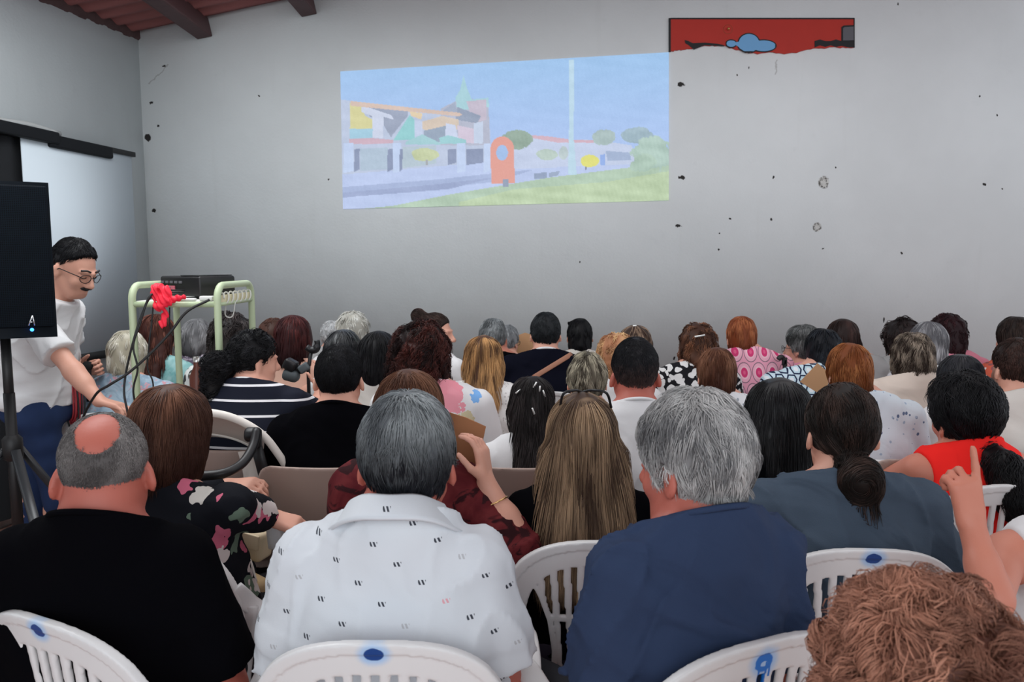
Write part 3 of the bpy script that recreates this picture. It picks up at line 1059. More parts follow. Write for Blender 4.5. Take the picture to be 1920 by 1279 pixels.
# sloping corrugated roof: rises to the right, sheets run across
zc = at(275, 70, WALL_Y)[2]
slope = 0.205
def roof_z(x): return zc + (x - cornerx) * slope
m = MB()
ys = np.arange(-1.2, WALL_Y + 0.05, 0.025)
xs = np.array([cornerx - 1.3, cornerx - 0.4, cornerx + 1.0, cornerx + 3.2, 3.0, 5.4])
X = np.array([[(x, y, roof_z(x) + 0.03 + 0.014 * math.sin(y * 2 * math.pi / 0.15)) for x in xs] for y in ys])
m.sheet(X[:, ::-1]); m.sheet(X + np.array((0, 0, 0.06)))
o = m.build('ceiling', M_CEIL); tag(o, kind='structure')
for k, (px, py) in enumerate(((372, 46), (568, 10))):
    bx = at(px, py, WALL_Y)[0] + 0.03
    m = MB(); zz = roof_z(bx)
    m.box((bx, 2.2, zz - 0.035), (0.11, 6.8, 0.13), R=roty(-math.atan(slope)), bev=0.008)
    o = m.build('trim_%d' % (k + 1), M_BEAM, smooth=False); tag(o, kind='structure')
for k in range(2):
    bx = 0.4 + 1.35 * k; m = MB()
    m.box((bx, 2.2, roof_z(bx) - 0.035), (0.11, 6.8, 0.13), R=roty(-math.atan(slope)), bev=0.008)
    o = m.build('trim_%d' % (k + 3), M_BEAM, smooth=False); tag(o, kind='structure')
# pale mortar filling along the top of the walls
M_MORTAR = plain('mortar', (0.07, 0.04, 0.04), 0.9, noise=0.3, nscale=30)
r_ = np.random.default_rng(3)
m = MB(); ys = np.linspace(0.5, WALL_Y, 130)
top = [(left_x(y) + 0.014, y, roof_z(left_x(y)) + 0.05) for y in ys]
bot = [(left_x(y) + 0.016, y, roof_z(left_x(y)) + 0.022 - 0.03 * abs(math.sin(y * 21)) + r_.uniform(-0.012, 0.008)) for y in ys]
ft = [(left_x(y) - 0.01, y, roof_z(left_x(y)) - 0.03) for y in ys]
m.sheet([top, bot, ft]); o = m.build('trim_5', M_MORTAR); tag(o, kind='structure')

# ------------------------------------------------------------------ projection on the back wall
def inpoly(px, py, poly):
    c = np.zeros(px.shape, bool); n = len(poly)
    for i in range(n):
        x0, y0 = poly[i]; x1, y1 = poly[(i + 1) % n]
        k = (y0 > py) != (y1 > py)
        c ^= k & (px < (x1 - x0) * (py - y0) / ((y1 - y0) if y1 != y0 else 1e-9) + x0)
    return c

def projection():
    TL, TR, BR, BL = (638, 134), (1254, 98), (1254, 376), (643, 392)
    s = 1920 / 660.0
    nu, nv = 460, 205
    U, V = np.meshgrid(np.linspace(0, 1, nu), np.linspace(0, 1, nv))
    PX = (TL[0] * (1 - U) + TR[0] * U) * (1 - V) + (BL[0] * (1 - U) + BR[0] * U) * V
    PY = (TL[1] * (1 - U) + TR[1] * U) * (1 - V) + (BL[1] * (1 - U) + BR[1] * U) * V
    x = (PX - 620) * s; y = (PY - 80) * s
    r = np.random.default_rng(5)
    nz = np.zeros_like(x)
    for k in range(5):
        a, b, c = r.normal(size=3); f = 0.02 * 1.7 ** k
        nz += np.sin(x * a * f + c * 9 + 2 * np.sin(y * b * f)) * np.sin(y * b * f * 1.3 + x * c * f) / (1.2 ** k)
    nz /= 2.5
    I = np.zeros(x.shape + (3,))
    t = np.clip((y - 60) / 480, 0, 1)[..., None]
    I[:] = np.array((158, 200, 242)) * (1 - t) + np.array((178, 204, 250)) * t
    I += nz[..., None] * 5
    def P(poly, c, n=4):
        k = inpoly(x, y, poly); I[k] = np.array(c) + nz[k][:, None] * n * 2
    def EL(cx, cy, rx, ry, c, n=8, rag=0.15):
        k = ((x - cx) / rx) ** 2 + ((y - cy) / ry) ** 2 < 1 + rag * nz * 2
        I[k] = np.array(c) + nz[k][:, None] * n * 2
    # ground
    P([(40, 690), (880, 650), (1100, 640), (1850, 600), (1850, 920), (40, 920)], (196, 210, 246))
    P([(40, 790), (600, 745), (1000, 700), (1100, 695), (900, 760), (500, 800), (40, 850)], (172, 186, 222))
    P([(60, 820), (560, 775), (900, 735), (640, 800), (60, 845)], (160, 172, 208))
    # distant row of houses and shrubs
    P([(1000, 540), (1100, 505), (1300, 530), (1450, 530), (1640, 560), (1690, 660), (1000, 690)], (206, 216, 240))
    P([(1095, 505), (1180, 510), (1320, 530), (1460, 532), (1460, 546), (1240, 546), (1100, 520)], (222, 180, 190))
    P([(1500, 590), (1630, 600), (1640, 640), (1510, 645)], (170, 186, 215))
    EL(1015, 530, 85, 52, (150, 172, 150)); EL(1490, 515, 65, 45, (176, 196, 190)); EL(1672, 508, 85, 45, (158, 182, 190))
    EL(1180, 610, 55, 30, (188, 206, 190)); EL(1270, 600, 25, 35, (190, 204, 200))
    P([(1110, 715), (1180, 705), (1180, 740), (1110, 745)], (150, 164, 190)); P([(1190, 710), (1250, 700), (1240, 725), (1190, 735)], (158, 172, 196))
    # row of painted houses
    P([(52, 310), (720, 390), (870, 470), (870, 650), (60, 720)], (196, 206, 228))
    P([(600, 360), (720, 300), (860, 320), (870, 560), (600, 560)], (188, 190, 206))
    P([(680, 300), (705, 260), (725, 180), (745, 250), (770, 310), (860, 300), (865, 350), (690, 370)], (172, 216, 222))
    P([(740, 320), (850, 310), (850, 420), (780, 440)], (206, 192, 206)); P([(690, 350), (820, 400), (800, 440), (680, 420)], (150, 160, 180))
    P([(600, 380), (680, 320), (690, 380)], (166, 176, 196))
    P([(105, 330), (160, 335), (190, 400), (230, 420), (225, 470), (105, 470)], (228, 220, 150))
    P([(200, 340), (420, 370), (420, 400), (340, 500), (330, 520), (290, 450), (210, 400)], (158, 166, 186))
    P([(165, 340), (330, 395), (345, 420), (290, 405), (285, 520), (230, 520), (225, 400), (170, 380)], (218, 224, 242))
    P([(340, 535), (430, 395), (460, 420), (460, 530)], (150, 214, 212)); P([(430, 375), (500, 385), (495, 420), (440, 400)], (240, 214, 170))
    P([(455, 420), (500, 430), (500, 530), (460, 525)], (206, 216, 240))
    P([(500, 430), (610, 400), (700, 420), (700, 470), (560, 500), (500, 470)], (226, 204, 180)); P([(510, 480), (640, 450), (640, 540), (510, 545)], (152, 166, 184))
    P([(630, 440), (680, 450), (700, 540), (620, 545)], (214, 222, 244)); P([(690, 450), (780, 470), (780, 550), (700, 540)], (224, 206, 222))
    P([(780, 440), (830, 430), (830, 550), (780, 550)], (208, 220, 240))
    P([(590, 520), (640, 505), (740, 530), (740, 552), (600, 552)], (158, 212, 214)); P([(410, 540), (500, 500), (600, 548), (600, 556), (410, 556)], (168, 214, 216))
    P([(110, 318), (700, 382), (720, 392), (700, 402), (560, 388), (110, 345)], (226, 196, 176))
    P([(100, 525), (220, 520), (340, 530), (340, 550), (100, 555)], (216, 178, 190)); P([(105, 470), (230, 470), (230, 520), (105, 525)], (168, 212, 230))
    for a, b in ((70, 125), (340, 385), (690, 735), (835, 870)):
        P([(a, 550), (b, 548), (b, 700), (a, 712)], (204, 220, 250))
    for a, b in ((128, 158), (310, 340), (376, 392), (640, 685), (740, 832)):
        P([(a, 582), (b, 578), (b, 690 if b < 400 else 655), (a, 706 if b < 400 else 668)], (140, 150, 178))
    P([(158, 580), (310, 572), (310, 690), (160, 700)], (182, 200, 216)); P([(392, 570), (575, 560), (575, 660), (392, 685)], (190, 206, 214))
    EL(510, 612, 75, 36, (206, 214, 160)); P([(520, 640), (530, 640), (530, 670), (520, 670)], (170, 170, 170))
    # grass bank
    P([(340, 890), (640, 830), (900, 785), (1200, 735), (1640, 680), (1850, 640), (1850, 870), (80, 915)], (184, 208, 176), 7)
    P([(700, 870), (1000, 800), (1500, 760), (1850, 700), (1850, 860), (700, 900)], (196, 216, 168), 8)
    EL(1760, 610, 120, 90, (178, 204, 186), 9, 0.3); EL(1700, 660, 70, 50, (176, 202, 178), 9, 0.3)
    # lamp post, containers, orange arch
    P([(1300, 92), (1328, 92), (1326, 520), (1342, 720), (1294, 720), (1300, 520)], (196, 226, 240))
    EL(1413, 645, 50, 34, (238, 232, 110), 3, 0.05); P([(1470, 610), (1496, 608), (1496, 668), (1472, 672)], (150, 180, 240))
    P([(1388, 676), (1396, 676), (1394, 696), (1388, 696)], (120, 120, 130))
    k = inpoly(x, y, [(872, 580), (1000, 580), (1004, 765), (876, 772)]) | (((x - 936) / 64) ** 2 + ((y - 580) / 68) ** 2 < 1)
    I[k] = (240, 160, 140)
    EL(935, 600, 32, 42, (166, 196, 240), 2, 0.0)
    P([(938, 745), (970, 743), (970, 785), (940, 786)], (150, 160, 180))
    rw = np.random.default_rng(2)
    I += rw.normal(size=x.shape)[..., None] * 2.0
    I = I * 0.80 + np.array((196, 212, 240)) * 0.20
    c = np.clip(I, 0, 255) / 255.0
    lin = np.where(c <= 0.04045, c / 12.92, ((c + 0.055) / 1.055) ** 2.4)
    pts = []
    u3 = (PX - CX) / FOC; v3 = -(PY - CY) / FOC
    dy = CP + v3 * SP; dz = -SP + v3 * CP; sc = (WALL_Y - 0.006) / dy
    pts = np.stack([u3 * sc, np.full_like(u3, WALL_Y - 0.006), CAMZ + dz * sc], -1).reshape(-1, 3)
    q = (np.arange(nv - 1)[:, None] * nu + np.arange(nu - 1)[None]).reshape(-1)
    Q = np.stack([q, q + nu, q + nu + 1, q + 1], 1)
    n = NT('projected_light')
    n.color((0.0, 0.0, 0.0)); n.b.inputs['Roughness'].default_value = 1.0; n.b.inputs['Specular IOR Level'].default_value = 0
    n.put(n.attr(), n.b.inputs['Emission Color']); n.b.inputs['Emission Strength'].default_value = 0.95
    o = link('projected_picture', new_mesh('projected_picture', pts, [Q], True, lin.reshape(-1, 3)), n.m)
    tag(o, 'bright projected picture of painted houses, blue sky and an orange arch on the back wall', 'projection')
projection()

# ------------------------------------------------------------------ remains of a red mural panel high on the wall
def wp(px, py): 
    p = at(px, py, WALL_Y); return (p[0], p[2])
root = empty('mural_panel', (0, 0, 0))
tag(root, 'broken red painted panel with a blue cloud high on the back wall', 'wall panel')
r_ = np.random.default_rng(11)
def outline(pts, jag=0.0, n=6):
    out = []
    for i in range(len(pts)):
        a, b = pts[i], pts[(i + 1) % len(pts)]
        for k in range(n):
            t = k / n
            out.append(wp(a[0] + (b[0] - a[0]) * t, a[1] + (b[1] - a[1]) * t))
    return out
bott = [(1600, 90), (1580, 90), (1560, 89), (1540, 92), (1520, 92), (1500, 98), (1470, 101), (1450, 99), (1420, 101), (1395, 98), (1375, 93), (1360, 87), (1340, 86), (1322, 87), (1306, 90), (1295, 92), (1280, 94), (1268, 95), (1257, 98)]
def jagd(L, j):
    out = []
    for i in range(len(L) - 1):
        a, b = L[i], L[i + 1]
        for k in range(4):
            t = k / 4; out.append((a[0] + (b[0] - a[0]) * t + r_.uniform(-1, 1) * j * .5, a[1] + (b[1] - a[1]) * t + r_.uniform(-1, 1) * j))
    return out + [L[-1]]
def strip(name, top, bot, mat, y0, th, parent):
    """plate between an upper and a lower edge (same count)"""
    m = MB(); T = [wp(*p) for p in top]; Bo = [wp(*p) for p in bot]
    f = lambda y: np.array([[(a[0], y, a[1]) for a in T], [(b[0], y, b[1]) for b in Bo]])
    m.sheet(f(y0 - th)[::-1]); 
    A = f(y0 - th); Bk = f(y0)
    m.sheet([Bk[0], A[0]][::-1]); m.sheet([A[1], Bk[1]][::-1])
    m.sheet(np.array([[A[0][0], A[1][0]], [Bk[0][0], Bk[1][0]]])); m.sheet(np.array([[A[0][-1], A[1][-1]], [Bk[0][-1], Bk[1][-1]]]))
    return m.build(name, mat, parent, smooth=False)
jb = jagd(bott[::-1], 1.3)
M_RED = plain('mural_red', srgb(172, 44, 34), 0.6, noise=0.12, nscale=6)
M_BLK = plain('mural_black', (0.012, 0.012, 0.014), 0.6)
M_CLD = plain('mural_blue', srgb(108, 160, 205), 0.6)
xs_ = [p[0] for p in jb]
tp_ = [(min(max(x, 1257), 1600), 37 - 0.002 * (x - 1257)) for x in xs_]
strip('red_field', tp_, jb, M_RED, WALL_Y, 0.012, root)
edge = [(min(max(x, 1254), 1601) , 34.5) for x in xs_]
strip('dark_outline', edge, [(a, b + 2.6) for a, b in edge], M_BLK, WALL_Y, 0.014, root)
strip('side_outline', [(1253.5, 35), (1257, 35)], [(1253.5, 98), (1257, 98)], M_BLK, WALL_Y, 0.014, root)
strip('end_outline', [(1599, 35), (1601, 35)], [(1599, 90), (1601, 90)], M_BLK, WALL_Y, 0.014, root)
# black remains
bx_ = [1526, 1536, 1546, 1556, 1566, 1576, 1590, 1599]
strip('black_patch', [(x, 78 - (3 if i % 3 == 1 else 0)) for i, x in enumerate(bx_)], [(1526, 90), (1536, 86), (1546, 89), (1556, 86), (1566, 89), (1576, 87), (1590, 90), (1599, 90)], M_BLK, WALL_Y - 0.0125, 0.002, root)
strip('grey_square', [(1576, 52), (1580, 49), (1599, 48)], [(1576, 78), (1580, 78), (1599, 78)], M_BLK, WALL_Y - 0.0125, 0.002, root)
strip('grey_face', [(1579, 54), (1582, 52), (1599, 51)], [(1579, 77), (1582, 77), (1599, 77)], plain('mural_grey', srgb(92, 92, 98), 0.7), WALL_Y - 0.0145, 0.001, root)
strip('black_streak', [(1283, 76), (1290, 78), (1298, 82), (1320, 81), (1345, 83), (1357, 86)], [(1284, 82), (1291, 86), (1300, 94), (1320, 86), (1345, 87), (1357, 88)], M_BLK, WALL_Y - 0.0125, 0.002, root)
def blob(name, ells, mat, grow, y0, th, cut=None):
    xs = np.linspace(1352, 1458, 70); T, Bo = [], []
    for x in xs:
        t, b = 1e9, -1e9
        for cx, cy, rx, ry in ells:
            rx += grow; ry += grow
            if abs(x - cx) < rx:
                hgt = ry * math.sqrt(1 - ((x - cx) / rx) ** 2)
                t = min(t, cy - hgt); b = max(b, cy + hgt)
        if t < b:
            T.append((x, t)); Bo.append((x, b if cut is None else min(b, cut(x))))
    strip(name, T, Bo, mat, y0, th, root)
CL = [(1370, 83, 9, 6), (1403, 82, 19, 17), (1430, 87, 23, 10), (1400, 88, 16, 8)]
blob('cloud_outline', CL, M_BLK, 2.2, WALL_Y - 0.0125, 0.002, lambda x: 101 + 2 * math.sin(x))
blob('cloud', CL, M_CLD, 0, WALL_Y - 0.0145, 0.002, lambda x: 97)
m = MB(); c = wp(1364, 56)
m.lathe([(0.001, -0.012), (0.030, -0.012), (0.032, 0), (0.030, 0)], (c[0], WALL_Y - 0.0125, c[1]), 18, R=rotx(math.pi / 2))
m.build('brown_disc', plain('mural_brown', (0.16, 0.06, 0.02), 0.5), root)
m = MB(); m.lathe([(0.001, 0.012), (0.006, 0.010), (0.009, 0.0)], (c[0], WALL_Y - 0.024, c[1]), 12, R=rotx(math.pi / 2))
m.build('brass_pin', plain('brass', (0.8, 0.6, 0.2), 0.3, metal=1.0), root)

# ------------------------------------------------------------------ left wall: dark cloth and the pull-down screen
M_BLACKCLOTH = plain('black_cloth', (0.008, 0.009, 0.011), 0.9)
M_BLACKMET = plain('black_metal', (0.012, 0.012, 0.013), 0.45, 0.4)
def lw(y, off): return (left_x(y) + off, y)
def wall_plate(name, mat, y0, y1, z0, z1, off, th, parent=None, bev=0.0):
    m = MB()
    a, b = np.array(lw(y0, off)), np.array(lw(y1, off)); c = (a + b) / 2
    L = np.linalg.norm(b - a); R = rotz(-math.atan(0.152))
    m.box((c[0], c[1], (z0 + z1) / 2), (th, L, z1 - z0), R=R, bev=bev)
    return m.build(name, mat, parent, smooth=False)
ys0, ys1 = 4.40, 5.36
zt, zb = at(238, 291, 5.36)[2], at(233, 645, 5.36)[2]
root = empty('projection_screen', (left_x(4.9) + 0.06, 4.9, 0)); tag(root, 'white pull-down screen hanging on the left wall by the corner', 'screen')
for ob in (wall_plate('screen_sheet', plain('screen_white', (0.51, 0.57, 0.62), 0.8), ys0, ys1, zb, zt, 0.06, 0.006),
           wall_plate('screen_casing', M_BLACKMET, ys0 - 0.02, ys1 + 0.03, zt - 0.01, zt + 0.022, 0.06, 0.03),
           wall_plate('screen_weight', M_BLACKMET, ys0 + 0.0, ys1 - 0.05, zb - 0.05, zb, 0.06, 0.025)):
    ob.parent = root; ob.location = -np.array(root.location)
root = empty('black_curtain', (left_x(4.3) + 0.02, 4.3, 0)); tag(root, 'black curtain and box hung on the left wall behind the white screen', 'curtain')
m = MB(); n_ = 60
yy = np.linspace(3.5, 4.62, n_)
zt2 = at(30, 235, 4.35)[2]
rows = []
for z in np.linspace(0.05, zt2 - 0.02, 6):
    rows.append([(left_x(y) + 0.03 + 0.012 * math.sin(y * 38), y, z) for y in yy])
m.sheet(rows); ob = m.build('curtain_cloth', M_BLACKCLOTH, root); ob.location = -np.array(root.location)
ob = wall_plate('pelmet', plain('pelmet_black', (0.007, 0.008, 0.010), 0.6, 0.15), 3.5, 4.66, zt2 - 0.06, zt2 + 0.01, 0.05, 0.1, bev=0.01); ob.parent = root; ob.location = -np.array(root.location)
ob = wall_plate('pelmet_roll', plain('pelmet_black', (0.007, 0.008, 0.010), 0.6, 0.15), 4.60, 5.15, zt2 - 0.08, zt2 - 0.005, 0.045, 0.085, bev=0.012); ob.parent = root; ob.location = -np.array(root.location)
m = MB(); m.tube([(left_x(y) + 0.06, y, zt2 + 0.015 + 0.006 * math.sin(y * 13)) for y in np.linspace(3.5, 4.7, 24)], 0.018, 8)
ob = m.build('plastic_wrap', plain('wrap_grey', (0.35, 0.36, 0.36), 0.3), root); ob.location = -np.array(root.location)
# ------------------------------------------------------------------ chairs
def plastic(name, marks=None, col=(0.68, 0.68, 0.68)):
    n = NT(name)
    f = n.noise(5, 3)
    c = n.mix(f, tuple(v * 0.96 for v in col), tuple(v * 1.03 for v in col))
    x, y, z = n.xyz()
    if marks:
        w = (n.noise(60, 2) - 0.5) * 0.012
        for (mx, mz, rx, rz, hole, drip) in marks:
            dx = (x - mx) / rx + w * 30; dz = (z - mz) / rz + w * 30
            d = (dx * dx + dz * dz).sqrt()
            halo = 1.0 - n.step(d, 0.9, 2.0)
            c = n.mix(halo * 0.55, c, (0.10, 0.42, 0.85))
            core = 1.0 - n.step(d, 0.85, 1.0)
            if hole:
                dh = ((dx * dx) + (dz + 0.2) * (dz + 0.2) * 3.0).sqrt()
                core = core * n.step(dh, 0.32, 0.45)
            c = n.mix(core, c, (0.004, 0.05, 0.22) if not hole else (0.01, 0.16, 0.55))
            if drip:
                for k, (ox, ln) in enumerate(((0.006, 0.12), (-0.009, 0.05), (0.014, 0.03))):
                    m = (1.0 - n.step((x - mx - ox + w * 0.3).abs(), 0.0015, 0.003)) * z.lt(mz) * z.gt(mz - ln)
                    c = n.mix(m, c, (0.01, 0.16, 0.55))
    n.color(c); n.b.inputs['Roughness'].default_value = 0.33; n.b.inputs['Specular IOR Level'].default_value = 0.4
    return n.m
M_PLAST = plastic('white_plastic')
M_MARK = plastic('white_plastic_blue_dot', [(0.0, 0.768, 0.019, 0.014, False, False)])
M_MARKB = plastic('white_plastic_blue_blot', [(0.0, 0.762, 0.017, 0.015, True, False)])
M_DRIP = plastic('white_plastic_blue_drips', [(0.0, 0.750, 0.020, 0.020, True, True)])

def back_y(u, z):
    return -0.205 - 0.14 * (z - 0.42) + 0.55 * u * u + 2.6 * u ** 4
def back_field(P):
    u, y, z = P[:, 0], P[:, 1], P[:, 2]
    a = np.abs(u)
    F = (np.abs(u / 0.245) ** 2.7 + (np.abs(np.maximum(z - 0.55, 0)) / 0.237) ** 2.7) ** (1 / 2.7)
    so = (F - 1) * 0.237
    rim = np.maximum(np.maximum(so, -so - 0.052 - 0.010 * np.clip((a - 0.1) / 0.1, 0, 1)), 0.54 - z)
    w = np.interp(z, [0.40, 0.50, 0.58, 0.64, 0.69, 0.74, 0.8], [0.118, 0.116, 0.128, 0.150, 0.176, 0.215, 0.26]).astype(F32)
    pan = np.maximum(np.maximum((a - w) * 0.93, so), 0.40 - z)
    g = 0.80 + 0.20 * np.clip((z - 0.44) / 0.3, 0, 1)
    p = u / (0.0335 * g)
    fr = np.abs(p - np.round(p)) * 0.0335 * g
    slot = np.maximum(np.maximum(fr - 0.0085, np.abs(np.round(p)) - 6.2), np.maximum(-(w - 0.013 - a), 0))
    inn = np.maximum(so + 0.060, -(w - 0.014 - a))
    sl = np.maximum(slot, inn)
    up = np.maximum(sl, np.maximum(0.598 - z, z - 0.728))
    lo = np.maximum(sl, np.maximum(0.462 - z, z - 0.582))
    d2 = smin(rim, np.maximum(pan, -np.minimum(up, lo)), 0.004)
    dep = np.abs(y - back_y(u, z)) - np.where(so > -0.02, 0.0105, 0.0065)
    return smax(d2, dep, 0.004)
def make_chair():
    root = empty('plastic_armchair')
    v, q = mesh_sdf(back_field, (-0.26, -0.34, 0.39), (0.26, -0.10, 0.80), 0.0036, 0.006)
    link('backrest', new_mesh('chair_backrest', v, [q]), M_PLAST, root)
    m = MB()
    g = []
    for t in np.linspace(0, 1, 14):
        y = -0.23 + 0.47 * t
        row = []
        for s in np.linspace(-1, 1, 17):
            w = 0.165 + 0.06 * min(1, t * 1.6)
            row.append((s * w, y, 0.425 - 0.018 * (1 - s * s) * math.sin(math.pi * min(1, t * 1.1)) - 0.03 * max(0, t - 0.85) / 0.15 - 0.02 * max(0, abs(s) - 0.9) / 0.1))
        g.append(row)
    g = np.array(g); m.sheet(g); m.sheet((g - np.array((0, 0, 0.012)))[:, ::-1])
    m.box((0, 0.225, 0.385), (0.44, 0.012, 0.06), bev=0.005); m.box((0, -0.215, 0.39), (0.34, 0.012, 0.07), bev=0.005)
    for s in (-1, 1): m.box((s * 0.215, 0.02, 0.385), (0.012, 0.38, 0.06), R=rotz(s * 0.1), bev=0.005)
    m.build('seat', M_PLAST, root)
    for s in (-1, 1):
        path = spline([(s * 0.228, back_y(0.228, 0.66) , 0.655), (s * 0.245, back_y(0.24, 0.6) + 0.03, 0.605), (s * 0.268, -0.10, 0.585), (s * 0.276, 0.04, 0.592), (s * 0.270, 0.15, 0.600), (s * 0.262, 0.205, 0.575), (s * 0.252, 0.225, 0.47)], 30)
        t = np.linspace(0, 1, 30)
        ups = np.stack([s * np.clip(1 - t * 3.2, 0, 1) * 0.9, np.clip((t - 0.68) / 0.14, 0, 1) * 1.0 - np.clip(1 - t * 3, 0, 1) * 0.5, np.clip(t * 3.5, 0, 1) * np.clip((0.92 - t) / 0.15, 0, 1) + 0.02], 1)
        m = MB(); m.tube(path, 0, 14, flat=(np.interp(t, [0, .3, .7, 1], [.046, .052, .056, .05]), np.full(30, 0.015)), up=ups)
        m.build('armrest', M_PLAST, root)
        m = MB(); m.tube(spline([(s * 0.252, 0.226, 0.49), (s * 0.25, 0.235, 0.3), (s * 0.255, 0.26, 0.0)], 12), 0, 12, flat=(0.052, 0.022), up=(0, 1, 0)); m.build('leg', M_PLAST, root)
        m = MB(); m.tube(spline([(s * 0.243, back_y(0.24, 0.6) + 0.015, 0.61), (s * 0.232, -0.20, 0.42), (s * 0.25, -0.29, 0.0)], 14), 0, 12, flat=(0.05, 0.022), up=(s * 0.4, -1, 0)); m.build('leg', M_PLAST, root)
    return root
CHAIR0 = make_chair()
CHAIR0_used = [False]
def put_chair(loc, yaw, label, mark=None, group='white plastic armchairs with slatted backs', proto=None, used=None):
    proto = proto or CHAIR0; used = CHAIR0_used if used is None else used
    if not used[0]:
        r = proto; used[0] = True; kids = list(proto.children)
    else:
        r = proto.copy(); COL.objects.link(r); kids = []
        for ch in proto.children:
            c = ch.copy(); COL.objects.link(c); c.parent = r; kids.append(c)
    r.scale = (1, 1, 1.04); r.location = (loc[0], loc[1], 0); r.rotation_euler = (0, 0, math.radians(yaw))
    tag(r, label, 'chair', group)
    for c in kids:
        if c.name.startswith('backrest') and proto is CHAIR0:
            if len(c.data.materials) and mark:
                c.material_slots[0].link = 'OBJECT'; c.material_slots[0].material = mark
            elif not mark:
                c.material_slots[0].link = 'OBJECT'; c.material_slots[0].material = M_PLAST
    return r
def make_shell():
    root = empty('shell_chair')
    M = plain('beige_plastic', (0.40, 0.30, 0.26), 0.5, 0.3)
    def f(P):
        u, y, z = P[:, 0], P[:, 1], P[:, 2]
        sy = -0.19 - 0.22 * (z - 0.42) + 0.9 * u * u
        d2 = smax(np.abs(u) - np.interp(z, [0.35, 0.5, 0.7, 0.9], [0.20, 0.225, 0.23, 0.21]).astype(F32), smax(z - 0.80 - 0.0 * u, 0.36 - z, 0.03), 0.06)
        return smax(d2, np.abs(y - sy) - 0.006, 0.004)
    v, q = mesh_sdf(f, (-0.27, -0.34, 0.33), (0.27, -0.05, 0.83), 0.006, 0.01)
    link('backrest', new_mesh('shell_backrest', v, [q]), M, root)
    m = MB(); g = np.array([[(s * 0.215, -0.22 + 0.46 * t, 0.43 - 0.02 * (1 - s * s) - 0.03 * max(0, t - 0.85) / 0.15) for s in np.linspace(-1, 1, 11)] for t in np.linspace(0, 1, 11)])
    m.sheet(g); m.sheet((g - np.array((0, 0, 0.012)))[:, ::-1]); m.build('seat', M, root)
    C = plain('grey_steel', (0.3, 0.3, 0.31), 0.35, metal=0.8)
    for sx in (-1, 1):
        for sy in (-1, 1):
            m = MB(); m.tube([(sx * 0.17, sy * 0.16, 0.42), (sx * 0.22, sy * 0.22, 0.0)], 0.011, 10); m.build('leg', C, root)
    return root
SHELL0 = make_shell(); SHELL_used = [False]
ONLY = set()
# ------------------------------------------------------------------ clothes
plain('dark_trousers', (0.014, 0.015, 0.020), 0.85)
plain('blue_jeans', srgb(30, 48, 84), 0.85, noise=0.3, nscale=14)
WHITE = (0.72, 0.73, 0.75)
def print_pattern(base, cols, scale, thr, seed=0.0, stretch=(1, 1, 1), dens=0.5, warp=0.03, edge=None):
    """scattered blotches of several colours on a ground"""
    def f(n):
        x, y, z = n.xyz()
        w = (n.noise(18, 2) - 0.5) * warp
        c = base
        for i, col in enumerate(cols):
            v = n.vec((x + w + seed + i * 0.37) * stretch[0], (y - w + i * 0.21) * stretch[1], (z + w + i * 0.13) * stretch[2])
            d, r1, r2 = n.voro(scale * (1 + 0.17 * i), v)
            m = d.lt(thr) * r1.gt(1 - dens)
            if edge is not None:
                m2 = d.lt(thr * 1.25) * r1.gt(1 - dens)
                c = n.mix(m2, c, edge)
            c = n.mix(m, c, col)
        return c
    return f
def mottled(c1, c2, scale, lo=0.4, hi=0.6, c3=None):
    def f(n):
        a = n.noise(scale, 4, dist=0.8)
        c = n.mix(n.step(a, lo, hi), c1, c2)
        if c3:
            b = n.noise(scale * 1.7, 3, dist=1.0)
            c = n.mix(n.step(b, 0.56, 0.62), c, c3)
        return c
    return f
def polo_pattern(n):
    x, y, z = n.xyz()
    v = z / 0.036; row = v.floor()
    u = x / 0.118 + row * 0.381
    cell = u.floor()
    h = ((cell * 12.9898 + row * 78.233).sin() * 43758.5).frac()
    du = (u.frac() - 0.5) * 0.118; dv = (v.frac() - 0.5) * 0.036
    slash = ((du + dv * 0.45) / 0.0072).frac().lt(0.55)
    m = du.abs().lt(0.0072) * dv.abs().lt(0.0042) * slash
    c = n.mix(h.gt(0.7), (0.05, 0.055, 0.07), n.mix(h.gt(0.86), (0.45, 0.46, 0.48), (0.70, 0.36, 0.40)))
    f = n.noise(5, 3)
    return n.mix(m, n.mix(f, (0.60, 0.635, 0.68), (0.66, 0.69, 0.72)), c)
def stripe_pattern(n):
    x, y, z = n.xyz()
    s = ((z + y * 0.05) / 0.054 + 0.1).frac()
    return n.mix(s.lt(0.15), (0.010, 0.012, 0.022), (0.75, 0.75, 0.78))
def oval_pattern(n):
    x, y, z = n.xyz()
    u = x / 0.072; r = z / 0.098
    row = r.floor(); uu = (u + row * 0.5).frac() - 0.5; vv = r.frac() - 0.5
    d = (uu * uu * 5.0 + vv * vv * 4.4).sqrt()
    c = n.mix(d.lt(1.06), (0.78, 0.36, 0.47), (0.24, 0.15, 0.19))
    c = n.mix(d.lt(0.96), c, (0.80, 0.42, 0.52)); c = n.mix(d.lt(0.66), c, (0.84, 0.52, 0.60))
    c = n.mix(d.lt(0.50), c, (0.62, 0.05, 0.17))
    return n.mix(d.lt(0.2), c, (0.72, 0.12, 0.25))
def hex_pattern(n):
    x, y, z = n.xyz()
    u = x / 0.052; r = z / 0.045
    row = r.floor(); uu = (u + row * 0.5).frac() - 0.5; vv = r.frac() - 0.5
    d = (uu.abs() * 1.0 + vv.abs() * 0.35).max(vv.abs() * 0.95) * 2.0
    c = n.mix(d.lt(0.92), (0.55, 0.68, 0.76), (0.02, 0.03, 0.07))
    c = n.mix(d.lt(0.66), c, (0.50, 0.66, 0.74))
    return n.mix(d.lt(0.36), c, (0.72, 0.76, 0.80))
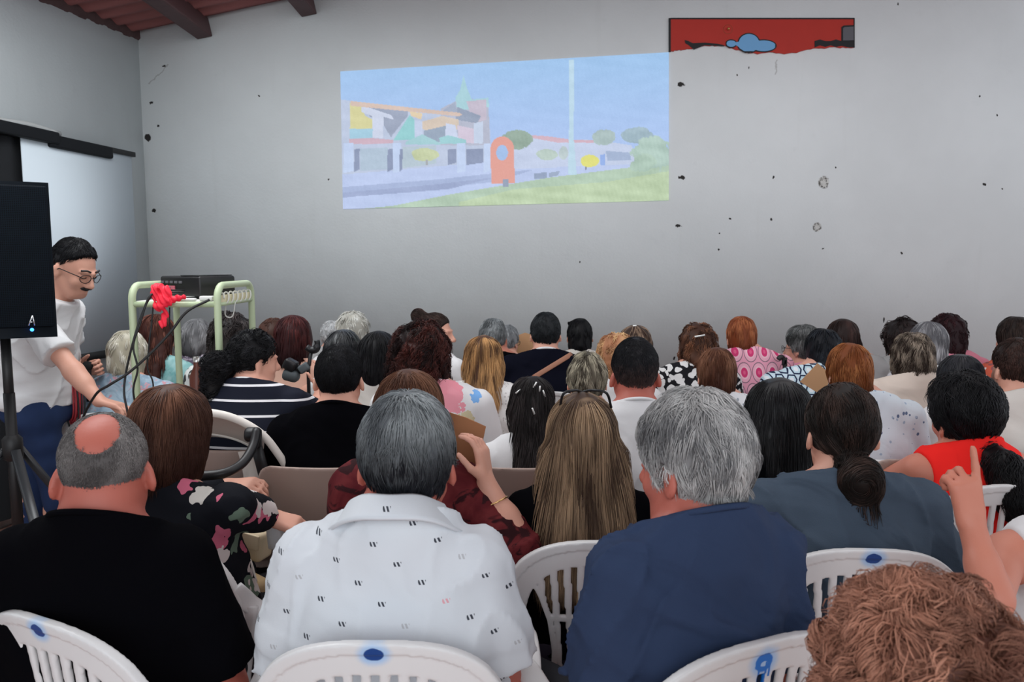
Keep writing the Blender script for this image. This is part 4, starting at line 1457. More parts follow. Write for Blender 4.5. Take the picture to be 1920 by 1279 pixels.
def lace(n):
    d, a, b = n.voro(60)
    return n.mix(d.lt(0.25), (0.74, 0.73, 0.72), (0.52, 0.5, 0.5))

BLACK = fabric('cotton_black', (0.0022, 0.0022, 0.0032), wr=0.3, rough=1.0, spec=0.03)
F = {
    'polo': fabric('polo_white_marks', WHITE, pattern=polo_pattern),
    'navy': fabric('cotton_navy', (0.028, 0.045, 0.095), wr=1.0),
    'greyblue': fabric('cotton_slate', (0.060, 0.085, 0.120), wr=1.0),
    'white': fabric('cotton_white', (0.70, 0.70, 0.71)),
    'whitelace': fabric('white_ruffle', WHITE, pattern=lace, wr=0.7),
    'stripe': fabric('navy_white_stripes', WHITE, pattern=stripe_pattern, wr=0.15),
    'burgundy': fabric('burgundy_mottled', WHITE, pattern=mottled((0.085, 0.010, 0.014), (0.16, 0.026, 0.028), 9, 0.35, 0.7, (0.03, 0.008, 0.010))),
    'darkfloral': fabric('dark_floral', WHITE, pattern=print_pattern((0.007, 0.008, 0.012), [(0.14, 0.20, 0.15), (0.60, 0.58, 0.54), (0.58, 0.14, 0.22), (0.66, 0.60, 0.58)], 13, 0.36, 0.3, (1.2, 0.6, 0.75), 0.30, 0.09)),
    'splash': fabric('white_splash_print', WHITE, pattern=print_pattern((0.74, 0.74, 0.75), [(0.80, 0.30, 0.36), (0.16, 0.38, 0.75), (0.62, 0.52, 0.25)], 6.5, 0.40, 0.8, (1, 0.5, 1), 0.45, 0.08)),
    'bwfloral': fabric('black_white_floral', WHITE, pattern=print_pattern((0.012, 0.012, 0.015), [(0.70, 0.70, 0.70), (0.66, 0.66, 0.66), (0.7, 0.7, 0.7)], 26, 0.46, 0.1, (1, 0.6, 1), 0.6, 0.04)),
    'whitefloral': fabric('white_grey_sprigs', WHITE, pattern=print_pattern((0.74, 0.75, 0.77), [(0.35, 0.38, 0.42), (0.55, 0.56, 0.6)], 46, 0.28, 0.1, (1, 0.6, 1), 0.55, 0.03)),
    'bluedots': fabric('white_blue_dots', WHITE, pattern=print_pattern((0.64, 0.71, 0.77), [(0.12, 0.17, 0.28), (0.36, 0.46, 0.58)], 40, 0.22, 0.4, (1, 0.6, 1), 0.5, 0.02)),
    'oval': fabric('pink_ovals', WHITE, pattern=oval_pattern, wr=0.1), 'hex': fabric('blue_hexagons', WHITE, pattern=hex_pattern, wr=0.1),
    'cream': fabric('cotton_cream', (0.66, 0.57, 0.50)), 'offwhite': fabric('cotton_offwhite', (0.60, 0.57, 0.53)),
    'darknavy': fabric('cotton_dark_navy', (0.004, 0.0045, 0.010), spec=0.04),
    'red': fabric('red_top', (0.88, 0.022, 0.018), wr=0.25), 'coral': fabric('coral_print', WHITE, pattern=print_pattern((0.60, 0.12, 0.07), [(0.70, 0.66, 0.64), (0.3, 0.1, 0.1)], 24, 0.38, 0.1, dens=0.4)),
    'pastel': fabric('pastel_floral', WHITE, pattern=mottled((0.20, 0.28, 0.36), (0.36, 0.46, 0.54), 14, 0.4, 0.6, (0.50, 0.26, 0.30))),
    'teal': fabric('teal_top', WHITE, pattern=mottled((0.16, 0.36, 0.36), (0.28, 0.46, 0.46), 10, 0.4, 0.6, (0.08, 0.12, 0.13))),
    'purple': fabric('grey_purple_print', WHITE, pattern=mottled((0.14, 0.11, 0.16), (0.40, 0.36, 0.42), 40, 0.45, 0.55)),
    'leaf': fabric('black_white_leaf', WHITE, pattern=print_pattern((0.62, 0.64, 0.62), [(0.03, 0.035, 0.035), (0.05, 0.05, 0.05)], 20, 0.4, 0.1, (1.6, 1, 0.6), 0.5, 0.05)),
    'pinkshirt': fabric('cotton_pink', (0.70, 0.28, 0.40)), 'greytop': fabric('cotton_grey', (0.36, 0.36, 0.36)),
    'rose': fabric('cotton_rose', (0.70, 0.25, 0.33)), 'peach': fabric('strappy_peach', (0.62, 0.36, 0.28)),
    'purplejean': plain('purple_grey_denim', (0.085, 0.070, 0.105), 0.85, noise=0.35, nscale=12),
}
SKF = ('skin_fair', SK['fair']); SKT = ('skin_tan', SK['tan']); SKR = ('skin_ruddy', SK['ruddy']); SKP = ('skin_pale', SK['pale'])

BK = dict(c1=(0.0035, 0.0035, 0.0045), c2=(0.012, 0.012, 0.015))
def H(style, **k):
    k['style'] = style
    return k
PEOPLE = {}
HSX = dict(ginger=0.9, chestnut=0.92, redhead=0.9, highlight=0.88, headband=0.9, hexagon=0.92, darkred=0.95)
def pp(key, x, y, D, label, hair, shirt, **k):
    k['hs'] = k.get('hs', 0.97) * (0.91 if D > 2.55 else 1.0) * HSX.get(key, 1.0)
    if ONLY and key not in ONLY: return None
    if isinstance(shirt, str): shirt = dict(mat=F[shirt] if shirt != 'black' else BLACK)
    elif isinstance(shirt.get('mat'), str): shirt = dict(shirt, mat=F[shirt['mat']] if shirt['mat'] != 'black' else BLACK)
    PEOPLE[key] = person(dict(x=x, y=y, D=D, label=label, hair=hair, shirt=shirt, **k))
    return PEOPLE[key]

# ------------------------------------------------------------------ the audience, nearest row first
REC = (0.0, -0.05)
pp('curl', 1748, 1108, 0.90, 'person with big loose light brown curls at the bottom right corner of the picture',
   H('curly', t=(0.034, 0.036, 0.036), c1=(0.12, 0.045, 0.030), c2=(0.56, 0.27, 0.18), mix=0.42, low=-0.125, w=0.122, bump=(0.011, 75), curl=0.016, turns=1.4, len=0.085, dens=4.2, thick=1.0, lock=40, lockr=0.007, lift=0.016, mess=0.35, field=(2.6, 75), down=0.4, topgap=0.040, cf=40),
   'cream', lean=REC, hlod=0, hs=0.98, trousers=None)
pp('bald', 190, 776, 1.55, 'grey-haired person with a bald crown in a black polo shirt at lower left',
   H('bald', c1=(0.085, 0.078, 0.076), c2=(0.32, 0.30, 0.29), mix=0.45, len=0.012, dens=1.7, thick=0.55, lift=0.002, mess=0.5, cf=60, nape=-0.07, zfade=(-0.06, 0.02, (0.05, 0.046, 0.047))),
   dict(mat='black', sleeve=0.78, collar='crew', flare=0.02, infl=0.014), neckl=0.105, build='heavy', wide=0.90, skin=SKR, yaw=0, hyaw=19, lean=(0.0, -0.085), hs=1.04, elout=0.07, deep=0.8, shdrop=0.02, neckr=0.068, hpitch=12)
pp('polo', 762, 733, 1.52, 'broad person with dark grey hair in a white polo shirt with small dark marks',
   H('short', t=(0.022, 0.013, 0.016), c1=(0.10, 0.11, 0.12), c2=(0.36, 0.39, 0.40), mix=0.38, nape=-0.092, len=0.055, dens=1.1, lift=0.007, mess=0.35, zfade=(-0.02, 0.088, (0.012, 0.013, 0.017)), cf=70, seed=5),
   dict(mat='polo', sleeve=0.72, collar='polo', flare=0.024, infl=0.014, wr=0.007), neckl=0.112, build='heavy', skin=SKR, lean=(-0.03, -0.055), hoff=(0.03, 0.035), deep=0.92, hs=1.05, neckr=0.066, hpitch=4, wide=0.90, sw=0.178, shdrop=0.03, elout=0.06)
pp('navyman', 1306, 731, 1.46, 'silver-haired person in a navy T-shirt, head turned left towards the screen',
   H('short', t=(0.026, 0.014, 0.018), c1=(0.15, 0.15, 0.155), c2=(0.55, 0.54, 0.53), mix=0.5, nape=-0.092, len=0.06, dens=1.2, lift=0.010, mess=0.5, cf=45, seed=8, front=(0, 0.075, 0.06)),
   dict(mat='navy', sleeve=0.74, collar='crew', flare=0.022, infl=0.016, wr=0.011, diag=1.0, cmat=F['navy']), neckl=0.105, build='man', wide=0.90, skin=SKR, yaw=18, hyaw=24, elout=0.035, hunch=0.03, shdrop=0.02, armr=0.052, deep=0.95, lean=(0.02, -0.07), hs=1.05, neckr=0.066, hpitch=8, fine=True, legL=[(-0.1, 0.03, 0.5), (-0.26, 0.42, 0.50), (-0.24, 0.40, 0.09)])

pp('floral', 317, 720, 2.02, 'person with a brown bob in a black floral blouse holding a plastic cup',
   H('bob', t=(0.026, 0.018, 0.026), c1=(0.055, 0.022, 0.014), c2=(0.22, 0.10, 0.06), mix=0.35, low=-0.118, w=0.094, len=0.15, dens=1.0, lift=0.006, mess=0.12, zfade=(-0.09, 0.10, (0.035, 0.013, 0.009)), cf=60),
   dict(mat='darkfloral', sleeve=1.9, flare=0.008), build='stout', yaw=-20, hyaw=6, lean=(0.0, -0.05), lod=0, hs=1.0, fine=True,
   armR=dict(elbow=(430, 950, 1.93), wrist=(498, 968, 2.08), hdir=(0.75, 0.3, -0.25), palm=(0.1, 0.3, -1), curl=(0.9, 0.95, 1.0, 1.0), thumb=0.9),
   armL=dict(elbow=(330, 960, 2.25), wrist=(425, 912, 2.36), hdir=(1, 0.1, 0.1), palm=(0, 0.4, -1), curl=(0.6, 0.6, 0.7, 0.7)))
pp('burgundy', 766, 692, 2.02, 'person in a burgundy blouse behind the white polo, holding up a cardboard piece',
   H('bob', t=(0.022, 0.016, 0.022), c1=(0.06, 0.022, 0.012), c2=(0.20, 0.09, 0.05), mix=0.4, low=-0.12, len=0.14, lift=0.006, mess=0.15),
   dict(mat='burgundy', sleeve=1.12, flare=0.03, wr=0.006, infl=0.018), build='heavy', wide=0.74, lean=(0, -0.03), lod=0, fine=True,
   armR=dict(elbow=(972, 1034, 1.90), wrist=(912, 906, 1.94), hdir=(-0.15, 0.1, 1), palm=(-0.9, 0.3, 0.0), curl=(0.5, 0.55, 0.6, 0.65), thumb=0.3, flip=1))
pp('blonde', 1092, 734, 2.0, 'person with very long straight dark blonde hair in a black top',
   H('long', t=(0.018, 0.012, 0.016), c1=(0.060, 0.034, 0.022), c2=(0.46, 0.31, 0.19), mix=0.36, low=-0.12, w=0.086, L=0.345, lw=0.108, lt=0.036, ly=-0.165, ltap=-0.05, len=0.26, dens=1.15, lift=0.008, mess=0.06, down=2.2, cf=95, thick=1.1, zfade=(0.115, -0.02, (0.0, 0.0, 0.0)) and None),
   dict(mat='black', sleeve=1.9), lean=REC, lod=0, hs=1.0, wide=1.0, trousers=dict(mat=F['purplejean']), hpitch=0, build='woman',
   legL=[(-0.1, 0.03, 0.5), (-0.20, 0.40, 0.50), (-0.19, 0.38, 0.09)])
pp('blackhair', 1462, 708, 2.3, 'person with long glossy black hair in a black blouse, leaning left',
   H('long', t=(0.018, 0.014, 0.018), low=-0.12, w=0.092, L=0.36, lw=0.105, lt=0.045, bx=0.03, len=0.22, lift=0.006, mess=0.06, down=2.0, rough=0.36, spec=0.35, **BK),
   dict(mat='black', sleeve=1.9, infl=0.016), lean=(-0.10, -0.02), hoff=(0.03, 0.035), lod=0, yaw=14, hs=1.02, wide=1.02)
pp('bun', 1582, 719, 1.95, 'person with dark hair in a low bun and a slate grey T-shirt',
   H('bun', t=(0.018, 0.012, 0.014), c1=(0.010, 0.007, 0.006), c2=(0.06, 0.035, 0.028), mix=0.3, nape=-0.075, ears=False, fn=(0, 0.93, -0.36), front=(0, 0.05, 0.07), tie=(0.008, -0.085, -0.06), tdir=(0.1, -0.1, -1.0), swirl=(0.012, -0.105, -0.105), swr=0.066,
     tail=[((0.0, -0.085, -0.07), (0.012, -0.10, -0.105), 0.040, 0.054), ((0.012, -0.105, -0.10), (0.02, -0.10, -0.125), 0.054, 0.046), ((0.0, -0.085, -0.15), (-0.01, -0.09, -0.235), 0.020, 0.008)], len=0.09, lift=0.005, mess=0.15, bump=(0.004, 50)),
   dict(mat='greyblue', sleeve=0.95, collar='crew', flare=0.028, infl=0.016, wr=0.009), build='stout', lean=(0.0, -0.05), lod=0, yaw=-4, hs=0.97, wide=1.05, sw=0.175,
   armR=dict(elbow=(1756, 1085, 1.92), wrist=(1748, 1005, 2.1), hdir=(-0.2, 0.3, 1), palm=(-1, 0, 0), curl=(0.8, 0.8, 0.8, 0.8)))
pp('pointing', 2052, 760, 1.62, 'person mostly outside the right edge whose raised bare forearm points a finger',
   H('short', t=(0.02, 0.014, 0.014), **BK), dict(mat='white', sleeve=0.0), lean=REC, lod=0, fine=True, sw=0.19,
   skin=SKT, armr=0.039, armL=dict(elbow=(1862, 1128, 1.42), wrist=(1822, 985, 1.5), hdir=(-0.16, 0.1, 1), palm=(-0.25, 1, 0.1), curl=(0.03, 1.2, 1.35, 1.4), thumb=0.8))

pp('ponytail', 1812, 696, 2.46, 'person in a red sleeveless top with a dark low ponytail at right',
   H('pony', t=(0.022, 0.018, 0.02), nape=-0.085, ears=False, fn=(0, 0.9, -0.43), front=(0, 0.055, 0.07), tie=(0.0, -0.07, -0.10), tdir=(0.0, -0.3, -0.95),
     tail=[((0.0, -0.06, -0.08), (0.0, -0.135, -0.13), 0.028, 0.044), ((0.0, -0.135, -0.13), (-0.01, -0.185, -0.22), 0.044, 0.050), ((-0.01, -0.185, -0.22), (-0.015, -0.185, -0.29), 0.048, 0.016)], len=0.11, lift=0.008, mess=0.25, curl=0.004, rough=0.42, spec=0.25, **BK),
   dict(mat='red', sleeve=0.0, open=0.012, wr=0.003), lean=(0.0, 0.04), hoff=(0, 0.02), lod=0, yaw=8, hroll=-9, neckl=0.100, hs=1.08, skin=SKT, wide=1.02, sw=0.175,
   armL=dict(elbow=(1655, 905, 2.5), wrist=(1640, 930, 2.72)), armR=dict(elbow=(1935, 900, 2.45), wrist=(1900, 920, 2.7)))

pp('blacktee', 634, 645, 2.62, 'person with cropped black hair and a plain black T-shirt, left of the middle',
   H('short', t=(0.012, 0.008, 0.008), nape=-0.088, len=0.022, dens=1.6, lift=0.003, mess=0.3, thick=0.7, **BK), dict(mat='black', sleeve=0.75, collar='crew'), build='man', wide=1.02, lean=REC, lod=0, hs=1.03, skin=SKF, hpitch=2)
pp('striped', 473, 621, 2.88, 'person in a navy and white striped top with a dark bushy ponytail',
   H('pony', t=(0.018, 0.014, 0.016), nape=-0.07, fn=(0, 0.86, -0.5), front=(0, 0.06, 0.066), tie=(-0.01, -0.10, -0.02), tdir=(-0.3, -0.7, -0.5),
     tail=[((0, -0.09, 0.0), (-0.02, -0.16, -0.03), 0.03, 0.062), ((-0.02, -0.16, -0.03), (-0.03, -0.165, -0.12), 0.062, 0.05)], len=0.08, curl=0.007, lift=0.010, mess=0.5, bump=(0.006, 50), **BK),
   dict(mat='stripe', sleeve=0.75, collar='crew', cmat=F['white'], infl=0.016), build='stout', wide=1.0, hyaw=-46, yaw=-6, lean=(0.02, 0.0), hoff=(0.0, 0.035), lod=1, fine=True, hs=0.92,
   armR=dict(elbow=(588, 790, 2.95), wrist=(600, 735, 3.1), hdir=(0.0, 0.2, 1), palm=(-1, 0, 0)))
pp('curly', 787, 598, 2.9, 'person with a mass of dark red curls and a white splash-printed blouse',
   H('curly', t=(0.045, 0.040, 0.045), c1=(0.010, 0.004, 0.004), c2=(0.10, 0.026, 0.020), mix=0.35, low=-0.19, w=0.125, bump=(0.010, 95), curl=0.010, turns=2.2, len=0.10, dens=1.9, lift=0.012, mess=0.3, field=(1.2, 110), lock=12, topgap=0.055),
   dict(mat='splash', sleeve=0.8, infl=0.016), lean=(0.07, -0.05), hoff=(-0.05, 0.03), lod=1, hs=0.98, wide=1.15, hroll=6)
pp('clips', 998, 706, 2.62, 'small person with half-up dark hair held by little clips and a white top',
   H('long', t=(0.018, 0.012, 0.016), low=-0.12, L=0.27, lw=0.085, lt=0.04, ly=-0.15, len=0.14, lift=0.008, mess=0.2, down=1.8, bump=(0.004, 45), c1=(0.010, 0.008, 0.008), c2=(0.05, 0.04, 0.04)),
   'white', lean=REC, lod=1, hs=0.93, wide=0.9)
pp('fade', 1192, 633, 2.62, 'person with a black fade haircut and a white T-shirt, centre right',
   H('fade', t=(0.022, 0.012, 0.01), nape=-0.088, len=0.025, dens=1.5, lift=0.003, mess=0.3, thick=0.7, c1=(0.006, 0.006, 0.008), c2=(0.014, 0.014, 0.017), zfade=(-0.06, 0.045, (0.10, 0.062, 0.056))),
   dict(mat='white', sleeve=0.75, collar='crew', ), build='man', lean=REC, lod=0, hs=1.04, skin=SKR, hpitch=2)
pp('chestnut',  1345, 651, 3.0, 'person with a smooth chestnut bob and a white blouse with grey sprigs',
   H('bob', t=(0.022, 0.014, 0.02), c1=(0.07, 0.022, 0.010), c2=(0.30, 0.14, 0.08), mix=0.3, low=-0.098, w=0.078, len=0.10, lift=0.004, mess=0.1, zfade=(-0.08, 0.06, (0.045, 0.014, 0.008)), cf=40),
   dict(mat='whitefloral', sleeve=0.7), lean=(0.03, -0.05), hoff=(-0.02, 0.03), lod=1, wide=1.05)
pp('ginger',  1594, 643, 2.75, 'person with a rolled-up copper hairdo and a pale blouse with blue dots',
   H('bob', t=(0.022, 0.016, 0.024), c1=(0.16, 0.042, 0.010), c2=(0.50, 0.20, 0.07), mix=0.4, low=-0.085, w=0.082, len=0.09, lift=0.005, mess=0.2, zfade=(-0.09, -0.02, (0.10, 0.03, 0.012)), cf=40, tail=[((0.02, -0.085, -0.04), (0.045, -0.09, -0.085), 0.04, 0.03)]),
   dict(mat='bluedots', sleeve=0.5), build='stout', lean=(0.05, -0.05), hoff=(-0.04, 0.03), lod=1, wide=1.0)
pp('headband',  1803, 664, 2.95, 'person with smooth black hair and a hairband behind the red-topped ponytail',
   H('bob', t=(0.02, 0.018, 0.02), low=-0.15, len=0.14, lift=0.004, mess=0.06, rough=0.34, spec=0.4, c1=(0.008, 0.009, 0.013), c2=(0.02, 0.022, 0.03)), 'white', lean=REC, lod=1, hs=1.0)
pp('edgeman', 1910, 633, 2.85, 'person with short brown hair and a white T-shirt cut by the right edge',
   H('short', t=(0.014, 0.010, 0.010), nape=-0.09, len=0.025, dens=1.3, lift=0.003, mess=0.3, c1=(0.018, 0.010, 0.008), c2=(0.07, 0.035, 0.028)), dict(mat='offwhite', sleeve=0.75, collar='crew'), build='man', lean=REC, lod=1, hs=1.0, skin=SKF)

pp('silvertop', 1101, 660, 3.0, 'person with short ash blonde highlighted hair behind the long blonde',
   H('short', t=(0.024, 0.014, 0.02), nape=-0.095, c1=(0.055, 0.045, 0.032), c2=(0.55, 0.50, 0.38), mix=0.45, len=0.055, lift=0.010, mess=0.4, cf=80, zfade=(-0.09, -0.02, (0.04, 0.034, 0.026))), dict(mat='white', sleeve=0.7), lean=REC, lod=1, hs=0.92, hpitch=0)
pp('honey', 906, 628, 3.35, 'person with shoulder-length honey blonde streaked hair and a white ruffled top',
   H('long', t=(0.02, 0.014, 0.018), c1=(0.075, 0.035, 0.020), c2=(0.62, 0.34, 0.14), mix=0.40, low=-0.13, L=0.22, lw=0.090, lt=0.045, len=0.16, lift=0.010, mess=0.12, down=2.0, cf=85, zfade=(-0.24, 0.0, (0.66, 0.38, 0.17))), dict(mat='whitelace', sleeve=0.6, flare=0.03, infl=0.02, wr=0.007), lean=(0.02, -0.03), lod=1, wide=1.0)
pp('dimhair', 708, 620, 3.3, 'person with a black bob and a pale top half hidden by the red curls',
   H('bob', t=(0.022, 0.018, 0.022), low=-0.16, w=0.095, len=0.12, lift=0.005, mess=0.1, **BK), 'offwhite', lean=REC, wide=1.02)
pp('glossy', 642, 617, 3.4, 'person with glossy black hair behind the cropped black haircut',
   H('bob', t=(0.022, 0.018, 0.022), low=-0.14, len=0.12, lift=0.005, mess=0.15, rough=0.32, spec=0.45, c1=(0.008, 0.009, 0.011), c2=(0.05, 0.055, 0.06)), dict(mat='white', sleeve=0.0), lean=REC)
pp('highlight',  1713, 624, 3.3, 'person with a tousled streaked brown crop and a cream blouse at right',
   H('curly', t=(0.030, 0.026, 0.030), c1=(0.035, 0.022, 0.016), c2=(0.46, 0.38, 0.30), mix=0.34, low=-0.115, w=0.098, len=0.08, curl=0.005, turns=1.0, lift=0.010, mess=0.35, down=1.4, cf=90, dens=1.4, zfade=(-0.11, -0.03, (0.03, 0.018, 0.014)), bump=(0.005, 55)), dict(mat='cream', sleeve=0.8, infl=0.02), build='stout', lean=REC, lod=1, wide=1.02)
pp('greybob', 1742, 602, 3.85, 'person with a round silver grey bob in the far right rows',
   H('bob', t=(0.024, 0.020, 0.024), c1=(0.10, 0.10, 0.11), c2=(0.46, 0.46, 0.48), mix=0.45, low=-0.12, len=0.10, lift=0.004, mess=0.15), 'whitefloral', lean=REC)
pp('darkred',  1779, 588, 4.2, 'person with a round dark maroon hairdo and a pink top far right',
   H('curly', t=(0.034, 0.030, 0.034), c1=(0.018, 0.006, 0.008), c2=(0.055, 0.016, 0.020), mix=0.3, low=-0.13, w=0.10, len=0.06, curl=0.005, lift=0.006, mess=0.5, bump=(0.005, 60)), 'rose', lean=REC, wide=1.1)
pp('messy', 1692, 596, 4.25, 'person with spiky dark brown hair in the farthest row at right',
   H('curly', t=(0.026, 0.026, 0.026), c1=(0.014, 0.009, 0.009), c2=(0.06, 0.04, 0.038), mix=0.3, low=-0.11, len=0.06, curl=0.004, lift=0.016, mess=0.9, bump=(0.008, 50)), 'greytop', lean=REC)
pp('coral', 1905, 593, 4.0, 'person with dark brown hair and a coral patterned top by the right edge',
   H('bob', t=(0.02, 0.014, 0.018), c1=(0.014, 0.009, 0.008), c2=(0.06, 0.038, 0.03), low=-0.095, len=0.09, mess=0.2), 'coral', lean=(-0.05, -0.03), yaw=10, wide=1.1)
pp('longdark', 1581, 597, 4.25, 'person with long dark brown hair in the farthest row, right of the middle',
   H('long', t=(0.026, 0.02, 0.024), c1=(0.018, 0.009, 0.008), c2=(0.07, 0.035, 0.03), low=-0.14, L=0.2, lw=0.1, len=0.14, mess=0.08, down=1.6), 'greytop', lean=(0.08, -0.04), hoff=(-0.08, 0.035), wide=1.3)
pp('hexagon',  1545, 616, 3.7, 'person with short blue-black hair and a blouse of blue hexagons',
   H('bob', t=(0.024, 0.020, 0.024), c1=(0.006, 0.007, 0.010), c2=(0.035, 0.042, 0.055), mix=0.3, low=-0.125, w=0.094, len=0.08, mess=0.3, lift=0.008), dict(mat='hex', sleeve=0.8), lean=(-0.05, -0.03), hoff=(0.05, 0.035), hs=1.0, wide=1.2, build='stout', neckl=0.11)
pp('glasses', 1507, 609, 4.15, 'person with short wavy grey hair, glasses and a pink top, turned left',
   H('short', t=(0.026, 0.018, 0.022), c1=(0.045, 0.048, 0.048), c2=(0.24, 0.25, 0.25), mix=0.35, nape=-0.09, len=0.06, lift=0.008, mess=0.4), 'pinkshirt', lean=REC, hyaw=42, hs=1.0, lod=1)
pp('redhead',  1391, 592, 3.9, 'person with a smooth copper red bob and a pink blouse of crimson ovals',
   H('bob', t=(0.024, 0.014, 0.02), c1=(0.18, 0.042, 0.014), c2=(0.44, 0.15, 0.06), mix=0.35, low=-0.10, w=0.08, len=0.09, lift=0.004, mess=0.15, zfade=(-0.1, 0.0, (0.12, 0.028, 0.012))), dict(mat='oval', sleeve=0.8), build='stout', lean=(0.05, -0.03), hoff=(-0.03, 0.035), neckl=0.11, hs=0.98, wide=1.05)
pp('auburn', 1309, 606, 3.75, 'person with curled auburn hair, a hair slide and a black and white leafy blouse',
   H('curly', t=(0.028, 0.026, 0.030), c1=(0.045, 0.018, 0.011), c2=(0.30, 0.13, 0.07), mix=0.38, low=-0.13, w=0.096, len=0.06, curl=0.008, turns=1.6, lift=0.008, mess=0.5, bump=(0.006, 60), cf=60, zfade=(-0.12, -0.03, (0.03, 0.012, 0.010))), dict(mat='bwfloral', sleeve=0.8), build='stout', lean=(-0.03, -0.03), hoff=(0.03, 0.035), neckl=0.11, wide=1.08)
pp('sunglass', 1191, 609, 3.9, 'person with brown highlighted hair and glasses pushed up, behind the black fade',
   H('bob', t=(0.022, 0.02, 0.02), c1=(0.04, 0.022, 0.016), c2=(0.38, 0.26, 0.18), mix=0.36, low=-0.15, len=0.11, cf=100, lift=0.006), 'white', lean=REC, wide=1.0)
pp('strawberry', 1156, 625, 3.5, 'person with a curly strawberry blonde perm',
   H('curly', t=(0.026, 0.024, 0.026), c1=(0.34, 0.15, 0.075), c2=(0.78, 0.50, 0.25), mix=0.45, low=-0.11, len=0.05, curl=0.006, lift=0.006, mess=0.5, bump=(0.006, 70)), 'white', lean=REC)
pp('blackbun', 1087, 596, 4.7, 'person with a neat black bun of hair and a cream top against the wall',
   H('bob', t=(0.016, 0.008, 0.016), low=-0.11, w=0.076, len=0.06, mess=0.1, c1=(0.003, 0.003, 0.004), c2=(0.007, 0.007, 0.009), tail=[((-0.06, -0.03, 0.09), (-0.075, -0.03, 0.10), 0.012, 0.008)]), 'offwhite', lean=REC, hs=0.98)
pp('strapman', 1023, 585, 4.1, 'broad person with black hair and a navy T-shirt crossed by a tan bag strap',
   H('short', t=(0.018, 0.012, 0.014), nape=-0.10, len=0.03, dens=1.4, lift=0.004, c1=(0.010, 0.012, 0.014), c2=(0.030, 0.034, 0.038)), dict(mat='darknavy', sleeve=0.75, collar='crew', cmat=F['white'], ), build='heavy', lean=REC, hs=1.0, wide=1.02, lod=1)
pp('greyman', 924, 596, 4.3, 'person with short steel grey hair and a black T-shirt with a narrow tan strap',
   H('short', t=(0.018, 0.010, 0.014), nape=-0.075, c1=(0.10, 0.11, 0.115), c2=(0.30, 0.32, 0.33), mix=0.4, len=0.05, lift=0.006, zfade=(-0.06, 0.0, (0.05, 0.052, 0.055))), dict(mat='black', sleeve=0.75), build='man', lean=(0.05, -0.04), hoff=(-0.05, 0.03), hs=0.98, skin=SKT, wide=1.0)
pp('faintgrey', 950, 609, 4.75, 'person with thin grey hair and glasses in the farthest row, holding a fan',
   H('short', t=(0.02, 0.012, 0.014), c1=(0.16, 0.17, 0.18), c2=(0.40, 0.42, 0.44), mix=0.5, len=0.05, lift=0.006), 'greytop', lean=REC, hyaw=-30, hs=0.9)
pp('profile', 815, 586, 4.15, 'person in profile facing right with brown hair in a top bun',
   H('bun', t=(0.012, 0.008, 0.010), c1=(0.018, 0.010, 0.008), c2=(0.06, 0.034, 0.028), nape=-0.05, fn=(0, 0.8, -0.6), front=(0, 0.07, 0.072), tie=(0, -0.085, 0.10), tdir=(0, -1, 0.4),
     tail=[((0, -0.09, 0.095), (0.0, -0.12, 0.105), 0.035, 0.042)], len=0.07, mess=0.1), dict(mat='white', sleeve=0.7), hyaw=-76, yaw=-30, lean=(0.04, -0.02), lod=1, fine=True, hs=1.0, hpitch=2, nose=1.6)
pp('whitehaired', 661, 583, 4.3, 'person with fluffy white hair and a white shirt with a dark collar trim',
   H('short', t=(0.026, 0.018, 0.018), nape=-0.085, c1=(0.34, 0.33, 0.29), c2=(0.70, 0.70, 0.66), mix=0.5, len=0.05, lift=0.010, mess=0.5), dict(mat='white', sleeve=0.75, collar='polo', cmat=F['darknavy']), build='man', lean=(0.05, -0.04), hs=1.02, skin=SKF, hyaw=-14)
pp('faintwhite', 622, 601, 4.75, 'person with thin white hair in the farthest row, left of the fluffy white head',
   H('short', t=(0.016, 0.012, 0.012), c1=(0.36, 0.37, 0.38), c2=(0.6, 0.6, 0.6), mix=0.5, len=0.04, lift=0.006), 'greytop', lean=REC, hs=0.86)
pp('winebob', 549, 590, 3.6, 'person with a wine red bob, bare shoulders and a black bag strap',
   H('bob', t=(0.024, 0.018, 0.024), c1=(0.028, 0.006, 0.007), c2=(0.10, 0.022, 0.020), mix=0.32, low=-0.13, w=0.088, len=0.10, lift=0.005, mess=0.12, zfade=(-0.12, 0.0, (0.014, 0.004, 0.005))), dict(mat='peach', sleeve=0.0, open=0.03, vback=(0.11, 0.1, 0.1)), build='stout', lean=(0.05, -0.03), skin=SKP, hs=0.98, wide=1.05)
pp('brownbehind', 512, 596, 4.2, 'person with a brown crop just left of the wine red bob',
   H('short', t=(0.02, 0.016, 0.018), c1=(0.045, 0.020, 0.014), c2=(0.11, 0.05, 0.036), len=0.04, nape=-0.07), 'peach', lean=REC)
pp('bigcurl', 432, 584, 3.75, 'person with a big cloud of dark frizzy hair behind the green trolley',
   H('curly', t=(0.040, 0.034, 0.04), c1=(0.020, 0.016, 0.016), c2=(0.085, 0.070, 0.068), mix=0.35, low=-0.22, w=0.115, bump=(0.008, 55), curl=0.008, turns=2, len=0.08, dens=1.5, lift=0.012, mess=0.6, topgap=0.05), 'leaf', lean=REC, wide=1.1)
pp('greyback', 369, 597, 4.2, 'person with a grey bob and a purple-grey print blouse seen through the trolley',
   H('bob', t=(0.022, 0.016, 0.02), c1=(0.09, 0.09, 0.095), c2=(0.30, 0.30, 0.31), mix=0.45, low=-0.11, len=0.10, zfade=(-0.1, 0.0, (0.05, 0.046, 0.05))), 'purple', lean=REC, wide=1.05)
